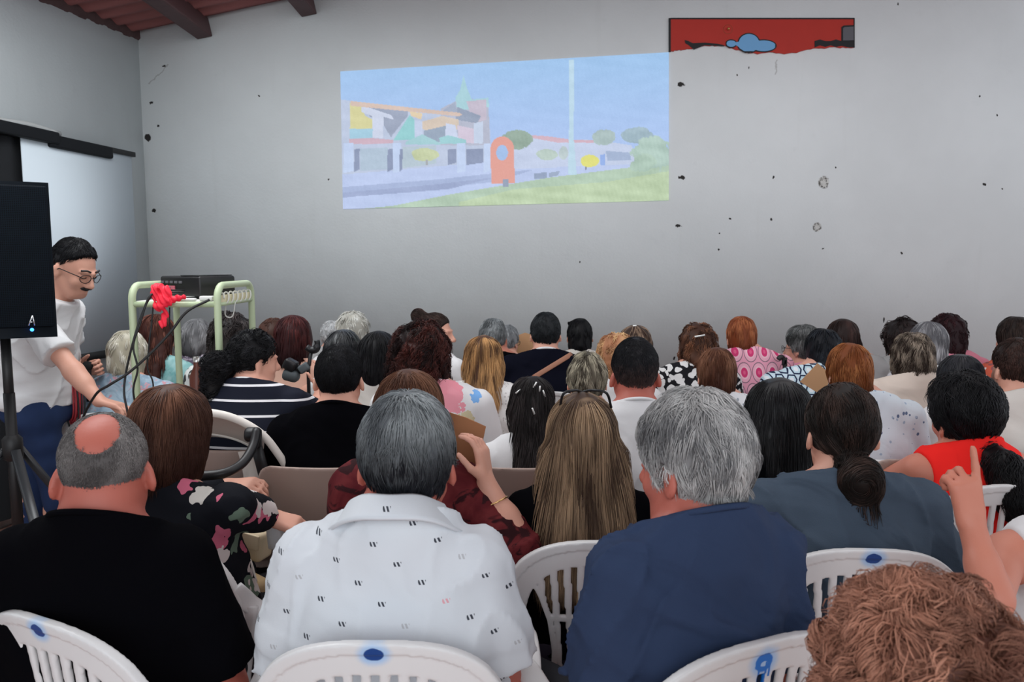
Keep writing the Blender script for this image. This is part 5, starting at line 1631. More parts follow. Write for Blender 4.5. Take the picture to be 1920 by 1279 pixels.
pp('longred', 293, 588, 3.85, 'person with long auburn hair and a teal top beside the trolley leg',
   H('long', t=(0.022, 0.016, 0.02), c1=(0.040, 0.012, 0.009), c2=(0.16, 0.055, 0.036), mix=0.36, low=-0.13, L=0.23, lw=0.10, lt=0.045, bx=0.015, len=0.13, lift=0.010, mess=0.2, down=1.8), 'teal', lean=REC, yaw=-8, wide=1.05)
pp('whitebob',  238, 619, 3.55, 'person with a short white blonde hairdo and a pastel flowery blouse at far left',
   H('bob', t=(0.024, 0.018, 0.022), c1=(0.36, 0.33, 0.25), c2=(0.80, 0.77, 0.68), mix=0.5, low=-0.10, w=0.082, len=0.06, lift=0.006, mess=0.35, cf=80), dict(mat='pastel', sleeve=0.8), build='stout', lean=REC, wide=1.08)
# ------------------------------------------------------------------ helpers that lay things on what is already built
from mathutils.bvhtree import BVHTree
def surf(I, part, px, py, lift=0.003):
    """point where the sight line meets a part of a person, in that person's frame"""
    o = [c for c in I['root'].children if c.name.split('.')[0] == part][0]
    key = o.data.name
    if key not in surf.c:
        me = o.data
        v = np.empty(len(me.vertices) * 3, F32); me.vertices.foreach_get('co', v)
        surf.c[key] = BVHTree.FromPolygons(v.reshape(-1, 3).tolist(), [tuple(p.vertices) for p in me.polygons])
    R = rotz(I['yaw'])
    a = R.T @ (np.array((0, 0, CAMZ)) - I['loc']); b = R.T @ (at(px, py, 3.0) - I['loc'])
    d = (b - a) / np.linalg.norm(b - a)
    h = surf.c[key].ray_cast(Vector(a), Vector(d))
    if h[0] is None: return None
    return np.array(h[0]) - d * lift
surf.c = {}
def strap(key, pts, mat, width, name='bag_strap', part='shirt', lab=None):
    if key not in PEOPLE: return
    I = PEOPLE[key]
    P = [surf(I, part, x, y, 0.004) for x, y in pts]
    P = [p for p in P if p is not None]
    if len(P) < 3: return
    m = MB(); m.tube(spline(P, 20), 0, 10, flat=(width, 0.006), up=(0, -1, 0.15))
    o = link(name, m.mesh(name), mat, I['root'])
    if lab: o['label'] = lab
M_TAN = plain('tan_leather', (0.36, 0.17, 0.11), 0.5)
strap('strapman', [(1000 + 72 * t, 708 - 44 * t) for t in np.linspace(0, 1, 9)], M_TAN, 0.026, lab='tan leather strap')
strap('greyman', [(926 + 16 * t, 672 - 18 * t) for t in np.linspace(0, 1, 6)], M_TAN, 0.02, lab='tan strap')
strap('winebob', [(578 + 6 * t, 700 - 44 * t) for t in np.linspace(0, 1, 8)], M_BLACKMET, 0.012, lab='thin black strap')
M_CLIP = plain('clip_silver', (0.7, 0.7, 0.68), 0.25, metal=0.7)
def clips(key, pts, size=(0.006, 0.004, 0.024), mat=None, name='hair_clip', part='hair'):
    if key not in PEOPLE: return
    I = PEOPLE[key]
    for x, y, a in pts:
        p = surf(I, part, x, y, 0.003)
        if p is None: continue
        m = MB(); m.box(p, size, R=roty(a), bev=0.0015); link(name, m.mesh(name), mat or M_CLIP, I['root'])
clips('clips', [(1003, 722, .5), (1020, 738, -.3), (972, 734, .9), (1000, 771, -.35), (1012, 730, .1)])
clips('auburn', [(1312, 630, 1.4)], (0.008, 0.004, 0.05))
clips('sunglass', [(1165, 617, .9), (1190, 611, 1.5)], (0.008, 0.006, 0.02))
# spectacles: two rims, a bridge and side arms around a head
M_RIM = plain('black_frame', (0.01, 0.01, 0.012), 0.35)
def specs(key, dz=0.0, dy=0.0, push=0.0, name='glasses'):
    if key not in PEOPLE: return
    I = PEOPLE[key]; m = MB()
    T = lambda p: headpt(I, p)
    for s in (-1, 1):
        c = np.array((s * 0.034, 0.104 + dy, 0.004 + dz))
        m.tube([T(c + np.array((0.025 * math.cos(a) , -0.012 * abs(math.cos(a)) * (math.cos(a) * s > 0), 0.019 * math.sin(a)))) for a in np.linspace(0, 2 * math.pi, 20)], 0.0016, 6)
        m.tube([T((s * 0.059, 0.092 + dy, 0.010 + dz)), T((s * 0.078, 0.06 + dy, 0.012 + dz)), T((s * 0.083, 0.0, 0.006 + dz)), T((s * 0.082, -0.016, -0.010 + dz))], 0.0018, 6)
    m.tube([T((-0.010, 0.106 + dy, 0.008 + dz)), T((0, 0.110 + dy, 0.011 + dz)), T((0.010, 0.106 + dy, 0.008 + dz))], 0.0016, 6)
    link(name, m.mesh(name), M_RIM, I['root'])
specs('glasses'); specs('faintgrey')
if 'blonde' in PEOPLE:
    I = PEOPLE['blonde']; m = MB()
    m.tube(spline([I['toloc']((1050, 762, 1.98)), I['toloc']((1057, 738, 1.95)), I['toloc']((1078, 732, 1.97)), I['toloc']((1092, 735, 2.03)), I['toloc']((1110, 732, 1.97)), I['toloc']((1137, 737, 1.95)), I['toloc']((1146, 764, 1.98))], 26), 0.0035, 8)
    link('sunglasses', m.mesh('sunglasses'), M_RIM, I['root'])['label'] = 'dark glasses pushed up on the head'
M_GOLD = plain('gold', (0.75, 0.5, 0.22), 0.25, metal=1.0)
def bangle(key, s, t, r, name='bracelet'):
    if key not in PEOPLE: return
    I = PEOPLE[key]; sh, el, wr, sp = I['arms'][s]
    c = el + (wr - el) * t; d = (wr - el) / np.linalg.norm(wr - el)
    u = np.cross(d, (0, 1, 0.2)); u /= np.linalg.norm(u); v = np.cross(d, u)
    m = MB(); m.tube([c + r * (math.cos(a) * u + math.sin(a) * v) for a in np.linspace(0, 2 * math.pi, 28)], 0.0022, 6)
    link(name, m.mesh(name), M_GOLD, I['root'])['label'] = 'thin gold bracelet'
bangle('burgundy', 1, 0.72, 0.034); bangle('bun', 1, 0.75, 0.034)

# ------------------------------------------------------------------ the standing person at the trolley
def rt(*p): return np.array(p, float)
if not ONLY or 'stander' in ONLY:
    I = person(dict(x=136, y=446, D=3.30, label='standing person with black hair, glasses and a white T-shirt bending towards the trolley',
        hair=dict(style='short', t=(0.022, 0.003, 0.008), nape=-0.07, len=0.026, dens=1.6, lift=0.004, thick=0.8, front=(0, 0.064, 0.094), fn=(0, 0.68, -0.73), zfade=(-0.02, 0.035, (0.055, 0.032, 0.027)), **BK), lod=0, hlod=1, vox=0.006,
        shirt=dict(mat=F['white'], sleeve=0.72, collar='crew', flare=0.012, infl=0.014, hem=0.855, wr=0.007), build='man', wide=0.9, stand=True, fine=True, yaw=-90, hyaw=-14, hpitch=27, hs=0.97,
        hipz=0.80, lean=(0.0, 0.085), hoff=(0.0, 0.105), hunch=0.03, neckl=0.135, ua=0.3, sw=0.165, nose=1.3, armr=0.043,
        armR=dict(elbow=(136, 694, 3.04), wrist=(186, 752, 2.98), hdir=(0.05, 0.93, -0.22), palm=(0.1, -0.3, -1), curl=(0.35, 0.45, 0.5, 0.5), thumb=0.7),
        armL=dict(elbow=(122, 655, 3.55), wrist=(150, 695, 3.46), hdir=(0, 0.9, 0.2), palm=(1, 0, -0.2), curl=(1.0, 1.0, 1.0, 1.0)),
        legR=[(0.085, 0.04, 0.84), (0.095, 0.13, 0.47), (0.10, 0.13, 0.09)], legL=[(-0.085, -0.04, 0.84), (-0.095, -0.10, 0.47), (-0.10, -0.15, 0.09)],
        trousers=dict(mat=MATS['blue_jeans'])))
    PEOPLE['stander'] = I
    specs('stander')
    m = MB(); T = lambda p: headpt(I, p)
    for s in (-1, 1):
        m.tube(spline([T((s * 0.014, 0.096, 0.033)), T((s * 0.033, 0.093, 0.039)), T((s * 0.052, 0.078, 0.033))], 10), 0.0042, 6)
    link('eyebrows', m.mesh('eyebrows'), M_BLACKMET, I['root'])
    m = MB()
    for s in (-1, 1):
        m.tube(spline([T((s * 0.019, 0.0885, 0.004)), T((s * 0.032, 0.0895, 0.000)), T((s * 0.045, 0.083, 0.003))], 8), 0.0018, 6)
    link('eyelashes', m.mesh('eyelashes'), M_BLACKMET, I['root'])
    def beard(Q):
        d = head_sdf(Q, True, 1.3) - 0.004
        k = ell(Q, (0, 0.10, -0.049), (0.032, 0.03, 0.009))
        return smax(d, k, 0.004)
    v, q = mesh_sdf(beard, (-0.08, -0.05, -0.15), (0.08, 0.14, 0.02), 0.003)
    v = (v * I['hs']) @ I['Rh'].T + I['hc']
    link('beard', new_mesh('beard', v, [q]), M_BLACKMET, I['root'])
    m = MB()
    for s in (-1, 1):
        an = I['legs'][s][2]
        m.tube([an + rt(0, -0.06, -0.06), an + rt(0, 0.0, -0.045), an + rt(0, 0.08, -0.055), an + rt(0, 0.16, -0.065)], [0.035, 0.042, 0.042, 0.03], 14)
    link('shoes', m.mesh('shoes'), M_BLACKMET, I['root'])
    # microphone in the far hand
    wr = rotz(I['yaw']) @ I['hands'][-1][1] + I['loc']
    hd = at(164, 686, wr[1] - 0.05)
    root = empty('microphone', hd); tag(root, 'black microphone held by the standing person beside the trolley', 'microphone')
    m = MB(); m.lathe([(0.0005, 0.022), (0.012, 0.019), (0.021, 0.008), (0.023, 0.0), (0.021, -0.010), (0.016, -0.018)], sides=18); m.build('grille', plain('mic_foam', (0.012, 0.012, 0.013), 0.9, noise=0.3, nscale=300), root)
    m = MB(); m.lathe([(0.016, -0.018), (0.014, -0.03), (0.0115, -0.16), (0.0005, -0.162)], sides=14); o = m.build('handle', M_BLACKMET, root)

# ------------------------------------------------------------------ loudspeaker on a tripod
M_SPK = plain('speaker_black', (0.005, 0.008, 0.012), 0.6, 0.12)
sx = at(100, 500, 2.70)[0]; sz1 = at(100, 342, 2.70)[2]; sz0 = at(100, 632, 2.70)[2]
wS = 0.33
ca, sa = math.cos(math.radians(30)), math.sin(math.radians(30))
spk = (sx - (wS / 2 * ca + 0.183 * sa), 2.70 - (wS / 2 * sa - 0.183 * ca))
root = empty('loudspeaker', (spk[0], spk[1], sz0), math.radians(30)); tag(root, 'big black loudspeaker with a small blue light on a stand at far left', 'speaker')
m = MB(); hS = sz1 - sz0
pl = [(-wS / 2, -0.17), (wS / 2, -0.17), (wS / 2 - 0.05, 0.15), (wS / 2 - 0.09, 0.17), (-wS / 2 + 0.09, 0.17), (-wS / 2 + 0.05, 0.15)]
def boxpoly(m, pl, z0, z1, inset=0.0):
    n = len(pl)
    m.add([(x, y, z0) for x, y in pl] + [(x, y, z1) for x, y in pl], [(i, (i + 1) % n, n + (i + 1) % n, n + i) for i in range(n)])
    m.add([(x, y, z0) for x, y in pl] + [(0, 0, z0)], f3=[((i + 1) % n, i, n) for i in range(n)])
    m.add([(x, y, z1) for x, y in pl] + [(0, 0, z1 )], f3=[(i, (i + 1) % n, n) for i in range(n)])
boxpoly(m, pl, 0.0, hS)
m.build('cabinet', M_SPK, root, smooth=False)
m = MB(); m.box((0, -0.176, hS / 2 + 0.012), (wS - 0.012, 0.014, hS - 0.05), bev=0.006)
def perf(n):
    x, y, z = n.xyz()
    return None
gm = NT('speaker_grille'); x, y, z = gm.xyz()
u = (x / 0.006).frac() - 0.5; v = (z / 0.006).frac() - 0.5
gm.color(gm.mix((u * u + v * v).lt(0.09), (0.0045, 0.0075, 0.0115), (0.0015, 0.002, 0.003))); gm.b.inputs['Roughness'].default_value = 0.7; gm.b.inputs['Specular IOR Level'].default_value = 0.06
m.build('grille', gm.m, root, smooth=False)
m = MB(); lx = (67 - 100) / 537 / ca + wS / 2 - 0.004; lz = at(67, 600, 2.69)[2] - sz0
for a, b in (((-0.009, -0.017), (0.004, 0.017)), ((0.004, 0.017), (0.009, -0.017)), ((-0.004, -0.006), (0.003, -0.005))):
    m.tube([(lx + a[0], -0.185, lz + a[1]), (lx + b[0], -0.185, lz + b[1])], 0.0022, 8)
m.build('logo', plain('logo_silver', (0.6, 0.62, 0.64), 0.3, metal=0.8), root)
led = NT('blue_light'); led.color((0.02, 0.1, 0.5)); led.b.inputs['Emission Color'].default_value = (0.03, 0.22, 1, 1); led.b.inputs['Emission Strength'].default_value = 5.0
m = MB(); lz2 = at(66, 617, 2.69)[2] - sz0
m.lathe([(0.0004, 0.003), (0.005, 0.002), (0.006, 0.0)], (lx, -0.184, lz2), 14, R=rotx(math.pi / 2)); m.build('indicator_light', led.m, root)
m = MB(); m.box((-0.04, -0.185, 0.012), (0.02, 0.004, 0.006)); m.build('badge', M_CLIP, root, smooth=False)
px_, py_ = spk
root = empty('speaker_stand', (px_, py_, 0)); tag(root, 'black tripod stand under the big loudspeaker at far left', 'stand')
m = MB(); m.tube([(0, 0, 0.35), (0, 0, 1.0)], 0.019, 14); m.tube([(0, 0, 0.9), (0, 0, sz0 + 0.001)], 0.0165, 14); m.build('pole', M_BLACKMET, root)
hub = 0.80
m = MB(); m.lathe([(0.021, hub - 0.05), (0.034, hub - 0.04), (0.034, hub + 0.03), (0.021, hub + 0.045)], sides=16); m.build('collar', M_BLACKMET, root)
for a in (-42, 78, 198):
    a = math.radians(a); d = np.array((math.cos(a), math.sin(a), 0))
    m = MB(); m.tube([d * 0.03 + rt(0, 0, hub - 0.01), d * 0.60 + rt(0, 0, 0.02)], 0, 12, flat=(0.034, 0.02), up=(d[0], d[1], 0.6)); o = m.build('leg', plain('stand_grey', (0.03, 0.032, 0.036), 0.3, 0.5), root)
    m = MB(); m.box(d * 0.605 + rt(0, 0, 0.02), (0.04, 0.04, 0.036), bev=0.01); m.build('rubber_foot', M_BLACKMET, o)
    m = MB(); m.tube([rt(0, 0, 0.38), d * 0.30 + rt(0, 0, 0.42)], 0.008, 8); m.build('brace', M_BLACKMET, root)

# ------------------------------------------------------------------ hank of red and black cable hanging by the standing person
m = MB(); r_ = np.random.default_rng(4)
m2 = MB()
c0 = at(133, 690, 3.32)
for k in range(16):
    w_ = r_.uniform(0.012, 0.035); l_ = r_.uniform(0.20, 0.27); dx, dy = r_.normal(size=2) * 0.010
    pts = [c0 + rt(dx * .3, dy * .3, 0), c0 + rt(-w_ + dx, dy, -l_ * 0.4), c0 + rt(-w_ * 0.7 + dx, dy + 0.01, -l_ * 0.9), c0 + rt(dx * 1.2, dy, -l_), c0 + rt(w_ + dx, dy - 0.01, -l_ * 0.8), c0 + rt(w_ * 0.8 + dx, dy, -l_ * 0.3), c0 + rt(dx * .3 + .004, dy * .3, 0)]
    (m if k % 4 else m2).tube(spline(pts, 26), 0.0034, 7)
root = empty('cable_hank', c0); tag(root, 'hank of red and black cable hanging at the hip of the standing person', 'cable')
o = m.build('red_cable', plain('cable_red', (0.36, 0.035, 0.045), 0.5), root); o.location = -c0
o = m2.build('black_cable', M_BLACKMET, root); o.location = -c0

# ------------------------------------------------------------------ green trolley with the projector
M_GREEN = plain('pale_green_paint', srgb(178, 192, 158), 0.4, 0.4)
M_CREAMP = plain('cream_plastic', srgb(222, 214, 178), 0.5)
X0, X1, Y0, Y1 = -1.425, -1.105, 2.90, 3.28
zt, zs = 1.385, 1.315
root = empty('trolley', ((X0 + X1) / 2, (Y0 + Y1) / 2, 0)); tag(root, 'tall pale green metal trolley carrying the projector', 'trolley')
off = -np.array(root.location)
def tr_part(name, m, mat, sm=True, par=None):
    o = m.build(name, mat, par or root, smooth=sm)
    if par is None: o.location = off
    return o
for X in (X0, X1):
    m = MB(); r = 0.055
    pts = [(X, Y0, 0.07), (X, Y0, 0.6), (X, Y0, zt - r)] + [(X, Y0 + r - r * math.cos(a), zt - r + r * math.sin(a)) for a in np.linspace(0.2, math.pi / 2, 6)] + [(X, Y1 - r + r * math.sin(a), zt - r + r * math.cos(a)) for a in np.linspace(0, math.pi / 2 - 0.2, 6)] + [(X, Y1, zt - r), (X, Y1, 0.6), (X, Y1, 0.07)]
    m.tube(pts, 0.0135, 14); tr_part('side_frame', m, M_GREEN)
m = MB()
for Y in (Y0, Y1): m.tube([(X0, Y, zs), (X1, Y, zs)], 0.011, 12)
for X in (X0, X1): m.tube([(X, Y0, zs), (X, Y1, zs)], 0.009, 10)
tr_part('crossbar', m, M_GREEN)
m = MB(); m.box(((X0 + X1) / 2, (Y0 + Y1) / 2, zs + 0.006), (X1 - X0 - 0.02, Y1 - Y0 - 0.01, 0.014), bev=0.004); tr_part('shelf', m, plain('shelf_white', (0.62, 0.62, 0.58), 0.5), False)
m = MB(); m.box(((X0 + X1) / 2, (Y0 + Y1) / 2, 0.86), (X1 - X0 - 0.02, Y1 - Y0 - 0.01, 0.016), bev=0.004); tr_part('shelf', m, plain('shelf_white', (0.62, 0.62, 0.58), 0.5), False)
m = MB(); m.box(((X0 + X1) / 2, (Y0 + Y1) / 2, 0.22), (X1 - X0 - 0.02, Y1 - Y0 - 0.01, 0.016), bev=0.004); tr_part('shelf', m, plain('shelf_white', (0.62, 0.62, 0.58), 0.5), False)
m = MB(); m.box((X1, (Y0 + Y1) / 2, zs + 0.018), (0.012, Y1 - Y0 - 0.04, 0.03), bev=0.004); tr_part('side_rail', m, M_CREAMP, False)
for X in (X0, X1):
    for Y in (Y0, Y1):
        m = MB(); m.lathe([(0.001, -0.012), (0.033, -0.012), (0.036, -0.006), (0.036, 0.006), (0.033, 0.012), (0.001, 0.012)], (X, Y, 0.036), 18, R=roty(math.pi / 2)); m.tube([(X, Y, 0.036), (X, Y, 0.08)], 0.008, 8)
        tr_part('wheel', m, M_BLACKMET)
# white lead wound round the side rail
m = MB(); tt = np.linspace(0, 1, 130)
m.tube([(X1 + 0.014 * math.cos(40 * t), Y0 + 0.03 + (Y1 - Y0 - 0.06) * t, zs + 0.020 + 0.023 * math.sin(40 * t)) for t in tt], 0.0032, 6)
m.tube(spline([(X1 - 0.012, Y0 + 0.12, zs + 0.0), (X1 - 0.02, Y0 + 0.13, zs - 0.05), (X1 + 0.0, Y0 + 0.15, zs - 0.055), (X1 + 0.01, Y0 + 0.16, zs)], 20), 0.0025, 6)
tag(m.build('wound_lead', plain('lead_white', (0.66, 0.66, 0.62), 0.5)), 'white lead wound around the right side rail of the green trolley', 'cable')
# things on the lower shelf
m = MB(); r_ = np.random.default_rng(9)
for k in range(4): m.box(((X0 + X1) / 2 + 0.05 + r_.uniform(-.01, .01), Y0 + 0.14, 0.874 + 0.012 * k), (0.19, 0.2, 0.010), R=rotz(r_.uniform(-.2, .2)), bev=0.002)
tag(m.build('paper_stack', plain('paper_greenish', (0.55, 0.62, 0.52), 0.7, noise=0.3, nscale=8), smooth=False), 'stack of pale folders on the lower shelf of the green trolley', 'papers')
root2 = empty('drink_bottle', ((X0 + X1) / 2 - 0.05, Y1 - 0.08, 0.868)); tag(root2, 'brown bottle standing on the lower shelf of the green trolley', 'bottle')
m = MB(); m.lathe([(0.0005, 0), (0.030, 0.0), (0.032, 0.01), (0.032, 0.13), (0.014, 0.17), (0.013, 0.20)], sides=18); m.build('body', plain('bottle_brown', (0.16, 0.05, 0.035), 0.3), root2)
m = MB(); m.lathe([(0.015, 0.19), (0.015, 0.212), (0.0005, 0.213)], sides=14); m.build('cap', M_CLIP, root2)
# projector
pc = np.array(((X0 + X1) / 2 - 0.010, (Y0 + Y1) / 2 + 0.06, zs + 0.014))
root = empty('projector', pc, math.radians(-24)); root.scale = (0.86, 0.9, 0.95); tag(root, 'black projector standing on top of the green trolley', 'projector')
m = MB(); m.box((0, 0, 0.052), (0.25, 0.21, 0.082), bev=0.010); m.build('case', plain('projector_black', (0.008, 0.008, 0.009), 0.4, 0.4), root)
m = MB(); m.box((0.055, 0.0, 0.0955), (0.11, 0.20, 0.004), bev=0.002); m.build('lid', plain('gloss_black', (0.012, 0.014, 0.016), 0.12, 0.5), root)
m = MB(); m.lathe([(0.001, 0.0), (0.027, 0.0), (0.030, 0.02), (0.024, 0.024), (0.001, 0.016)], (0.05, 0.104, 0.055), 20, R=rotx(-math.pi / 2)); m.build('lens', plain('lens_glass', (0.02, 0.02, 0.03), 0.05, 0.8), root)
m = MB()
for k in range(5): m.box((-0.105 + 0.028 * k, -0.107, 0.068), (0.018, 0.006, 0.010), bev=0.001)
for k in range(3): m.lathe([(0.006, 0), (0.007, 0.006), (0.003, 0.006)], (-0.10 + 0.02 * k, -0.106, 0.045), 10, R=rotx(math.pi / 2))
m.build('sockets', plain('socket_grey', (0.10, 0.10, 0.11), 0.4), root, smooth=False)
m = MB(); m.box((-0.055, -0.1075, 0.040), (0.055, 0.004, 0.026), bev=0.001); m.build('sticker', plain('sticker_pink', (0.42, 0.10, 0.13), 0.6, noise=0.5, nscale=60), root, smooth=False)
for sx_ in (-1, 1):
    for sy_ in (-1, 1):
        m = MB(); m.lathe([(0.010, 0.0), (0.010, 0.012)], (sx_ * 0.1, sy_ * 0.08, 0.0), 10); m.build('foot', M_BLACKMET, root)
m = MB(); m.box((X1 - 0.045, Y0 + 0.02, zs + 0.022), (0.05, 0.035, 0.018), bev=0.005); tag(m.build('plug_adapter', plain('adapter_white', (0.68, 0.68, 0.66), 0.4)), 'white plug adapter on the front edge of the trolley shelf', 'adapter')
m = MB(); m.box((X0 + 0.19, Y0 + 0.012, zs + 0.018), (0.09, 0.022, 0.010), bev=0.004); tag(m.build('remote_control', plain('adapter_white', (0.68, 0.68, 0.66), 0.4)), 'slim white remote control on the front edge of the trolley shelf', 'remote')
# red bow of cloth
rc = at(304, 555, 2.87)
def bow(P):
    q = P - rc.astype(F32)
    q = q + 0.010 * np.stack([wob(q, 41 + j, 55, 2) for j in range(3)], 1)
    d = None
    for c, r in (((-0.020, 0, 0.024), (0.030, 0.022, 0.014)), ((-0.026, -0.01, 0.004), (0.022, 0.018, 0.024)), ((0.018, 0.0, 0.012), (0.026, 0.018, 0.020)), ((0.046, 0.005, -0.008), (0.034, 0.016, 0.013)), ((0.004, -0.012, -0.010), (0.034, 0.014, 0.018)), ((-0.012, -0.008, -0.034), (0.026, 0.016, 0.014)), ((0.020, 0, -0.020), (0.024, 0.014, 0.014))):
        e = ell(q, c, r); d = e if d is None else smin(d, e, 0.004)
    d = smin(d, ell(q, (0.004, 0, -0.066), (0.013, 0.007, 0.036)), 0.006)
    d = smin(d, ell(q, (0.004, -0.002, -0.095), (0.016, 0.008, 0.022)), 0.005)
    return d + 0.0028 * np.sin(q[:, 0] * 300 + q[:, 2] * 160 + 4 * wob(q, 6, 40))
v, q = mesh_sdf(bow, rc - rt(.1, .07, .15), rc + rt(.1, .07, .07), 0.0028, 0.01)
tag(link('red_cloth_bow', new_mesh('red_cloth_bow', v, [q]), plain('red_satin', (0.80, 0.018, 0.045), 0.45, 0.3)), 'crumpled bright red cloth bow tied to the left corner of the trolley', 'bow')
# black cables from the trolley
def cable(name, pts, r, label, mat=None):
    m = MB(); m.tube(spline([at(*p) for p in pts], 60), r, 8)
    tag(m.build(name, mat or M_BLACKMET), label, 'cable', 'black cables hanging from the trolley')
cable('power_cable', [(345, 545, 3.0), (290, 548, 2.86), (268, 585, 2.84), (250, 640, 2.82), (236, 700, 2.82), (233, 740, 2.8), (241, 790, 2.8), (245, 900, 2.85), (238, 990, 3.0)], 0.0042, 'black cable looping down left of the left trolley leg')
cable('signal_cable', [(335, 548, 3.0), (284, 556, 2.86), (262, 610, 2.83), (250, 650, 2.82), (258, 692, 2.82), (250, 735, 2.82), (262, 800, 2.85), (258, 900, 2.9)], 0.0036, 'thinner black cable with a kink behind the left trolley leg')
cable('audio_cable', [(393, 562, 2.88), (350, 585, 2.86), (318, 625, 2.84), (280, 665, 2.82), (240, 700, 2.80), (205, 722, 2.78), (178, 742, 2.8), (150, 800, 2.9), (130, 900, 3.0)], 0.0048, 'thick black cable running diagonally across the trolley legs')
cable('thin_cable', [(287, 575, 2.9), (284, 610, 2.88), (280, 640, 2.87), (277, 690, 2.87), (287, 720, 2.87), (286, 780, 2.9)], 0.0030, 'thin black cable hanging straight under the red bow')
cable('loose_lead', [(318, 575, 3.0), (318, 605, 2.99), (320, 618, 2.98), (324, 630, 2.98)], 0.0028, 'short loose black lead hanging below the trolley shelf')

# ------------------------------------------------------------------ pram in front of the flowered blouse
M_PRAM = plain('pram_cream', srgb(214, 200, 190), 0.85, noise=0.06, nscale=6)
M_PRAMW = plain('pram_piping', srgb(232, 226, 218), 0.7)
M_PBLK = plain('pram_black', (0.010, 0.010, 0.012), 0.4, 0.4)
pr = empty('pram', (at(430, 900, 2.5)[0], 2.55, 0)); tag(pr, 'cream pram with black handle beside the brown bob', 'pram')
def prp(name, m, mat, par=None, **k):
    o = m.build(name, mat, par or pr, **k)
    if par is None: o.location = -np.array(pr.location)
    return o
rim = spline([at(300, 790, 2.42), at(370, 774, 2.44), at(432, 782, 2.46), at(488, 812, 2.48), at(522, 852, 2.50), at(546, 892, 2.52)], 30)
rim2 = spline([at(300, 822, 2.62), at(368, 812, 2.66), at(425, 818, 2.68), at(470, 836, 2.68), at(496, 862, 2.66), at(512, 900, 2.62)], 30)
low = spline([at(300, 850, 2.80), at(360, 845, 2.82), at(410, 850, 2.84), at(450, 862, 2.84), at(478, 885, 2.80), at(498, 930, 2.70)], 30)
m = MB()
rows = [rim * (1 - t) + rim2 * t + rt(0, 0, 0.018 * math.sin(math.pi * t)) for t in np.linspace(0, 1, 6)] + [rim2 * (1 - t) + low * t + rt(0, 0, 0.012 * math.sin(math.pi * t)) for t in np.linspace(0.15, 1, 6)]
m.sheet(rows); m.sheet((np.array(rows) + rt(0, 0.004, -0.006))[::-1])
hood = prp('hood', m, M_PRAM)
m = MB(); m.tube(rim, 0.013, 12); prp('hood_piping', m, M_PRAMW, hood)
m = MB(); m.tube(rim2, 0.007, 10); prp('hood_piping', m, M_PRAMW, hood)
m = MB()
A = [at(450, 850, 2.52), at(500, 868, 2.52), at(512, 930, 2.50), at(480, 960, 2.5), at(452, 930, 2.52)]
side = [[at(446 + 4 * k, 848 + 22 * k, 2.56 - 0.01 * k) * (1 - s) + at(492 + 6 * k, 850 + 24 * k, 2.50) * s + rt(0, 0.012 * math.sin(7 * s + k), 0) for s in np.linspace(0, 1, 8)] for k in range(7)]
m.sheet(side); m.sheet((np.array(side) + rt(0, 0.006, 0))[::-1]); prp('seat_liner', m, M_PRAMW)
m = MB(); m.tube(spline([at(482, 806, 2.42), at(474, 838, 2.38), at(455, 868, 2.32), at(425, 886, 2.26), at(385, 892, 2.24), at(330, 892, 2.24)], 30), 0.0145, 12); prp('handlebar', m, M_PBLK)
m = MB(); m.tube([at(474, 812, 2.46), at(490, 870, 2.46), at(504, 925, 2.46), at(520, 1010, 2.5)], 0, 12, flat=(0.036, 0.022), up=(0, -1, 0)); prp('frame_strut', m, M_PBLK)
m = MB(); m.tube([at(330, 870, 2.46), at(340, 960, 2.46), at(346, 1010, 2.5)], 0, 12, flat=(0.036, 0.022), up=(0, -1, 0)); prp('frame_strut', m, M_PBLK)
m = MB(); c = at(474, 815, 2.44); m.lathe([(0.001, -0.022), (0.020, -0.022), (0.024, -0.015), (0.024, 0.015), (0.020, 0.022), (0.001, 0.022)], c, 18, R=roty(math.pi / 2)); m.box(c + rt(0.012, 0, -0.012), (0.03, 0.03, 0.06), bev=0.008); prp('hinge_joint', m, M_PBLK)
c = at(430, 900, 2.5)
m = MB(); m.box((c[0], 2.66, 0.62), (0.34, 0.5, 0.16), bev=0.05); prp('carry_body', m, plain('pram_dark', (0.015, 0.015, 0.018), 0.8))
m = MB(); m.box((c[0], 2.66, 0.26), (0.36, 0.55, 0.12), bev=0.04); prp('basket', m, plain('pram_dark', (0.015, 0.015, 0.018), 0.8))
for sx_ in (-1, 1):
    for yy_ in (2.42, 2.92):
        m = MB(); m.lathe([(0.001, -0.018), (0.075, -0.018), (0.09, -0.008), (0.09, 0.008), (0.075, 0.018), (0.001, 0.018)], (c[0] + sx_ * 0.24, yy_, 0.09), 24, R=roty(math.pi / 2)); m.tube([(c[0] + sx_ * 0.24, yy_, 0.09), (c[0] + sx_ * 0.2, 2.66, 0.56)], 0.012, 8); prp('wheel', m, M_PBLK)
# dark changing bag hung on the pram
def bagf(P):
    q = P - bc.astype(F32)
    return smax(ell(q, (0, 0, 0), (0.055, 0.06, 0.10)) + 0.010 * wob(q, 2, 45), -1 - q[:, 0], 0.01)
bc = at(545, 918, 2.54)
v, q = mesh_sdf(bagf, bc - 0.15, bc + 0.15, 0.006, 0.02)
tag(link('changing_bag', new_mesh('changing_bag', v, [q]), plain('bag_dark_blue', (0.016, 0.020, 0.032), 0.6, noise=0.6, nscale=40)), 'dark blue bag hung at the right side of the cream pram', 'bag')

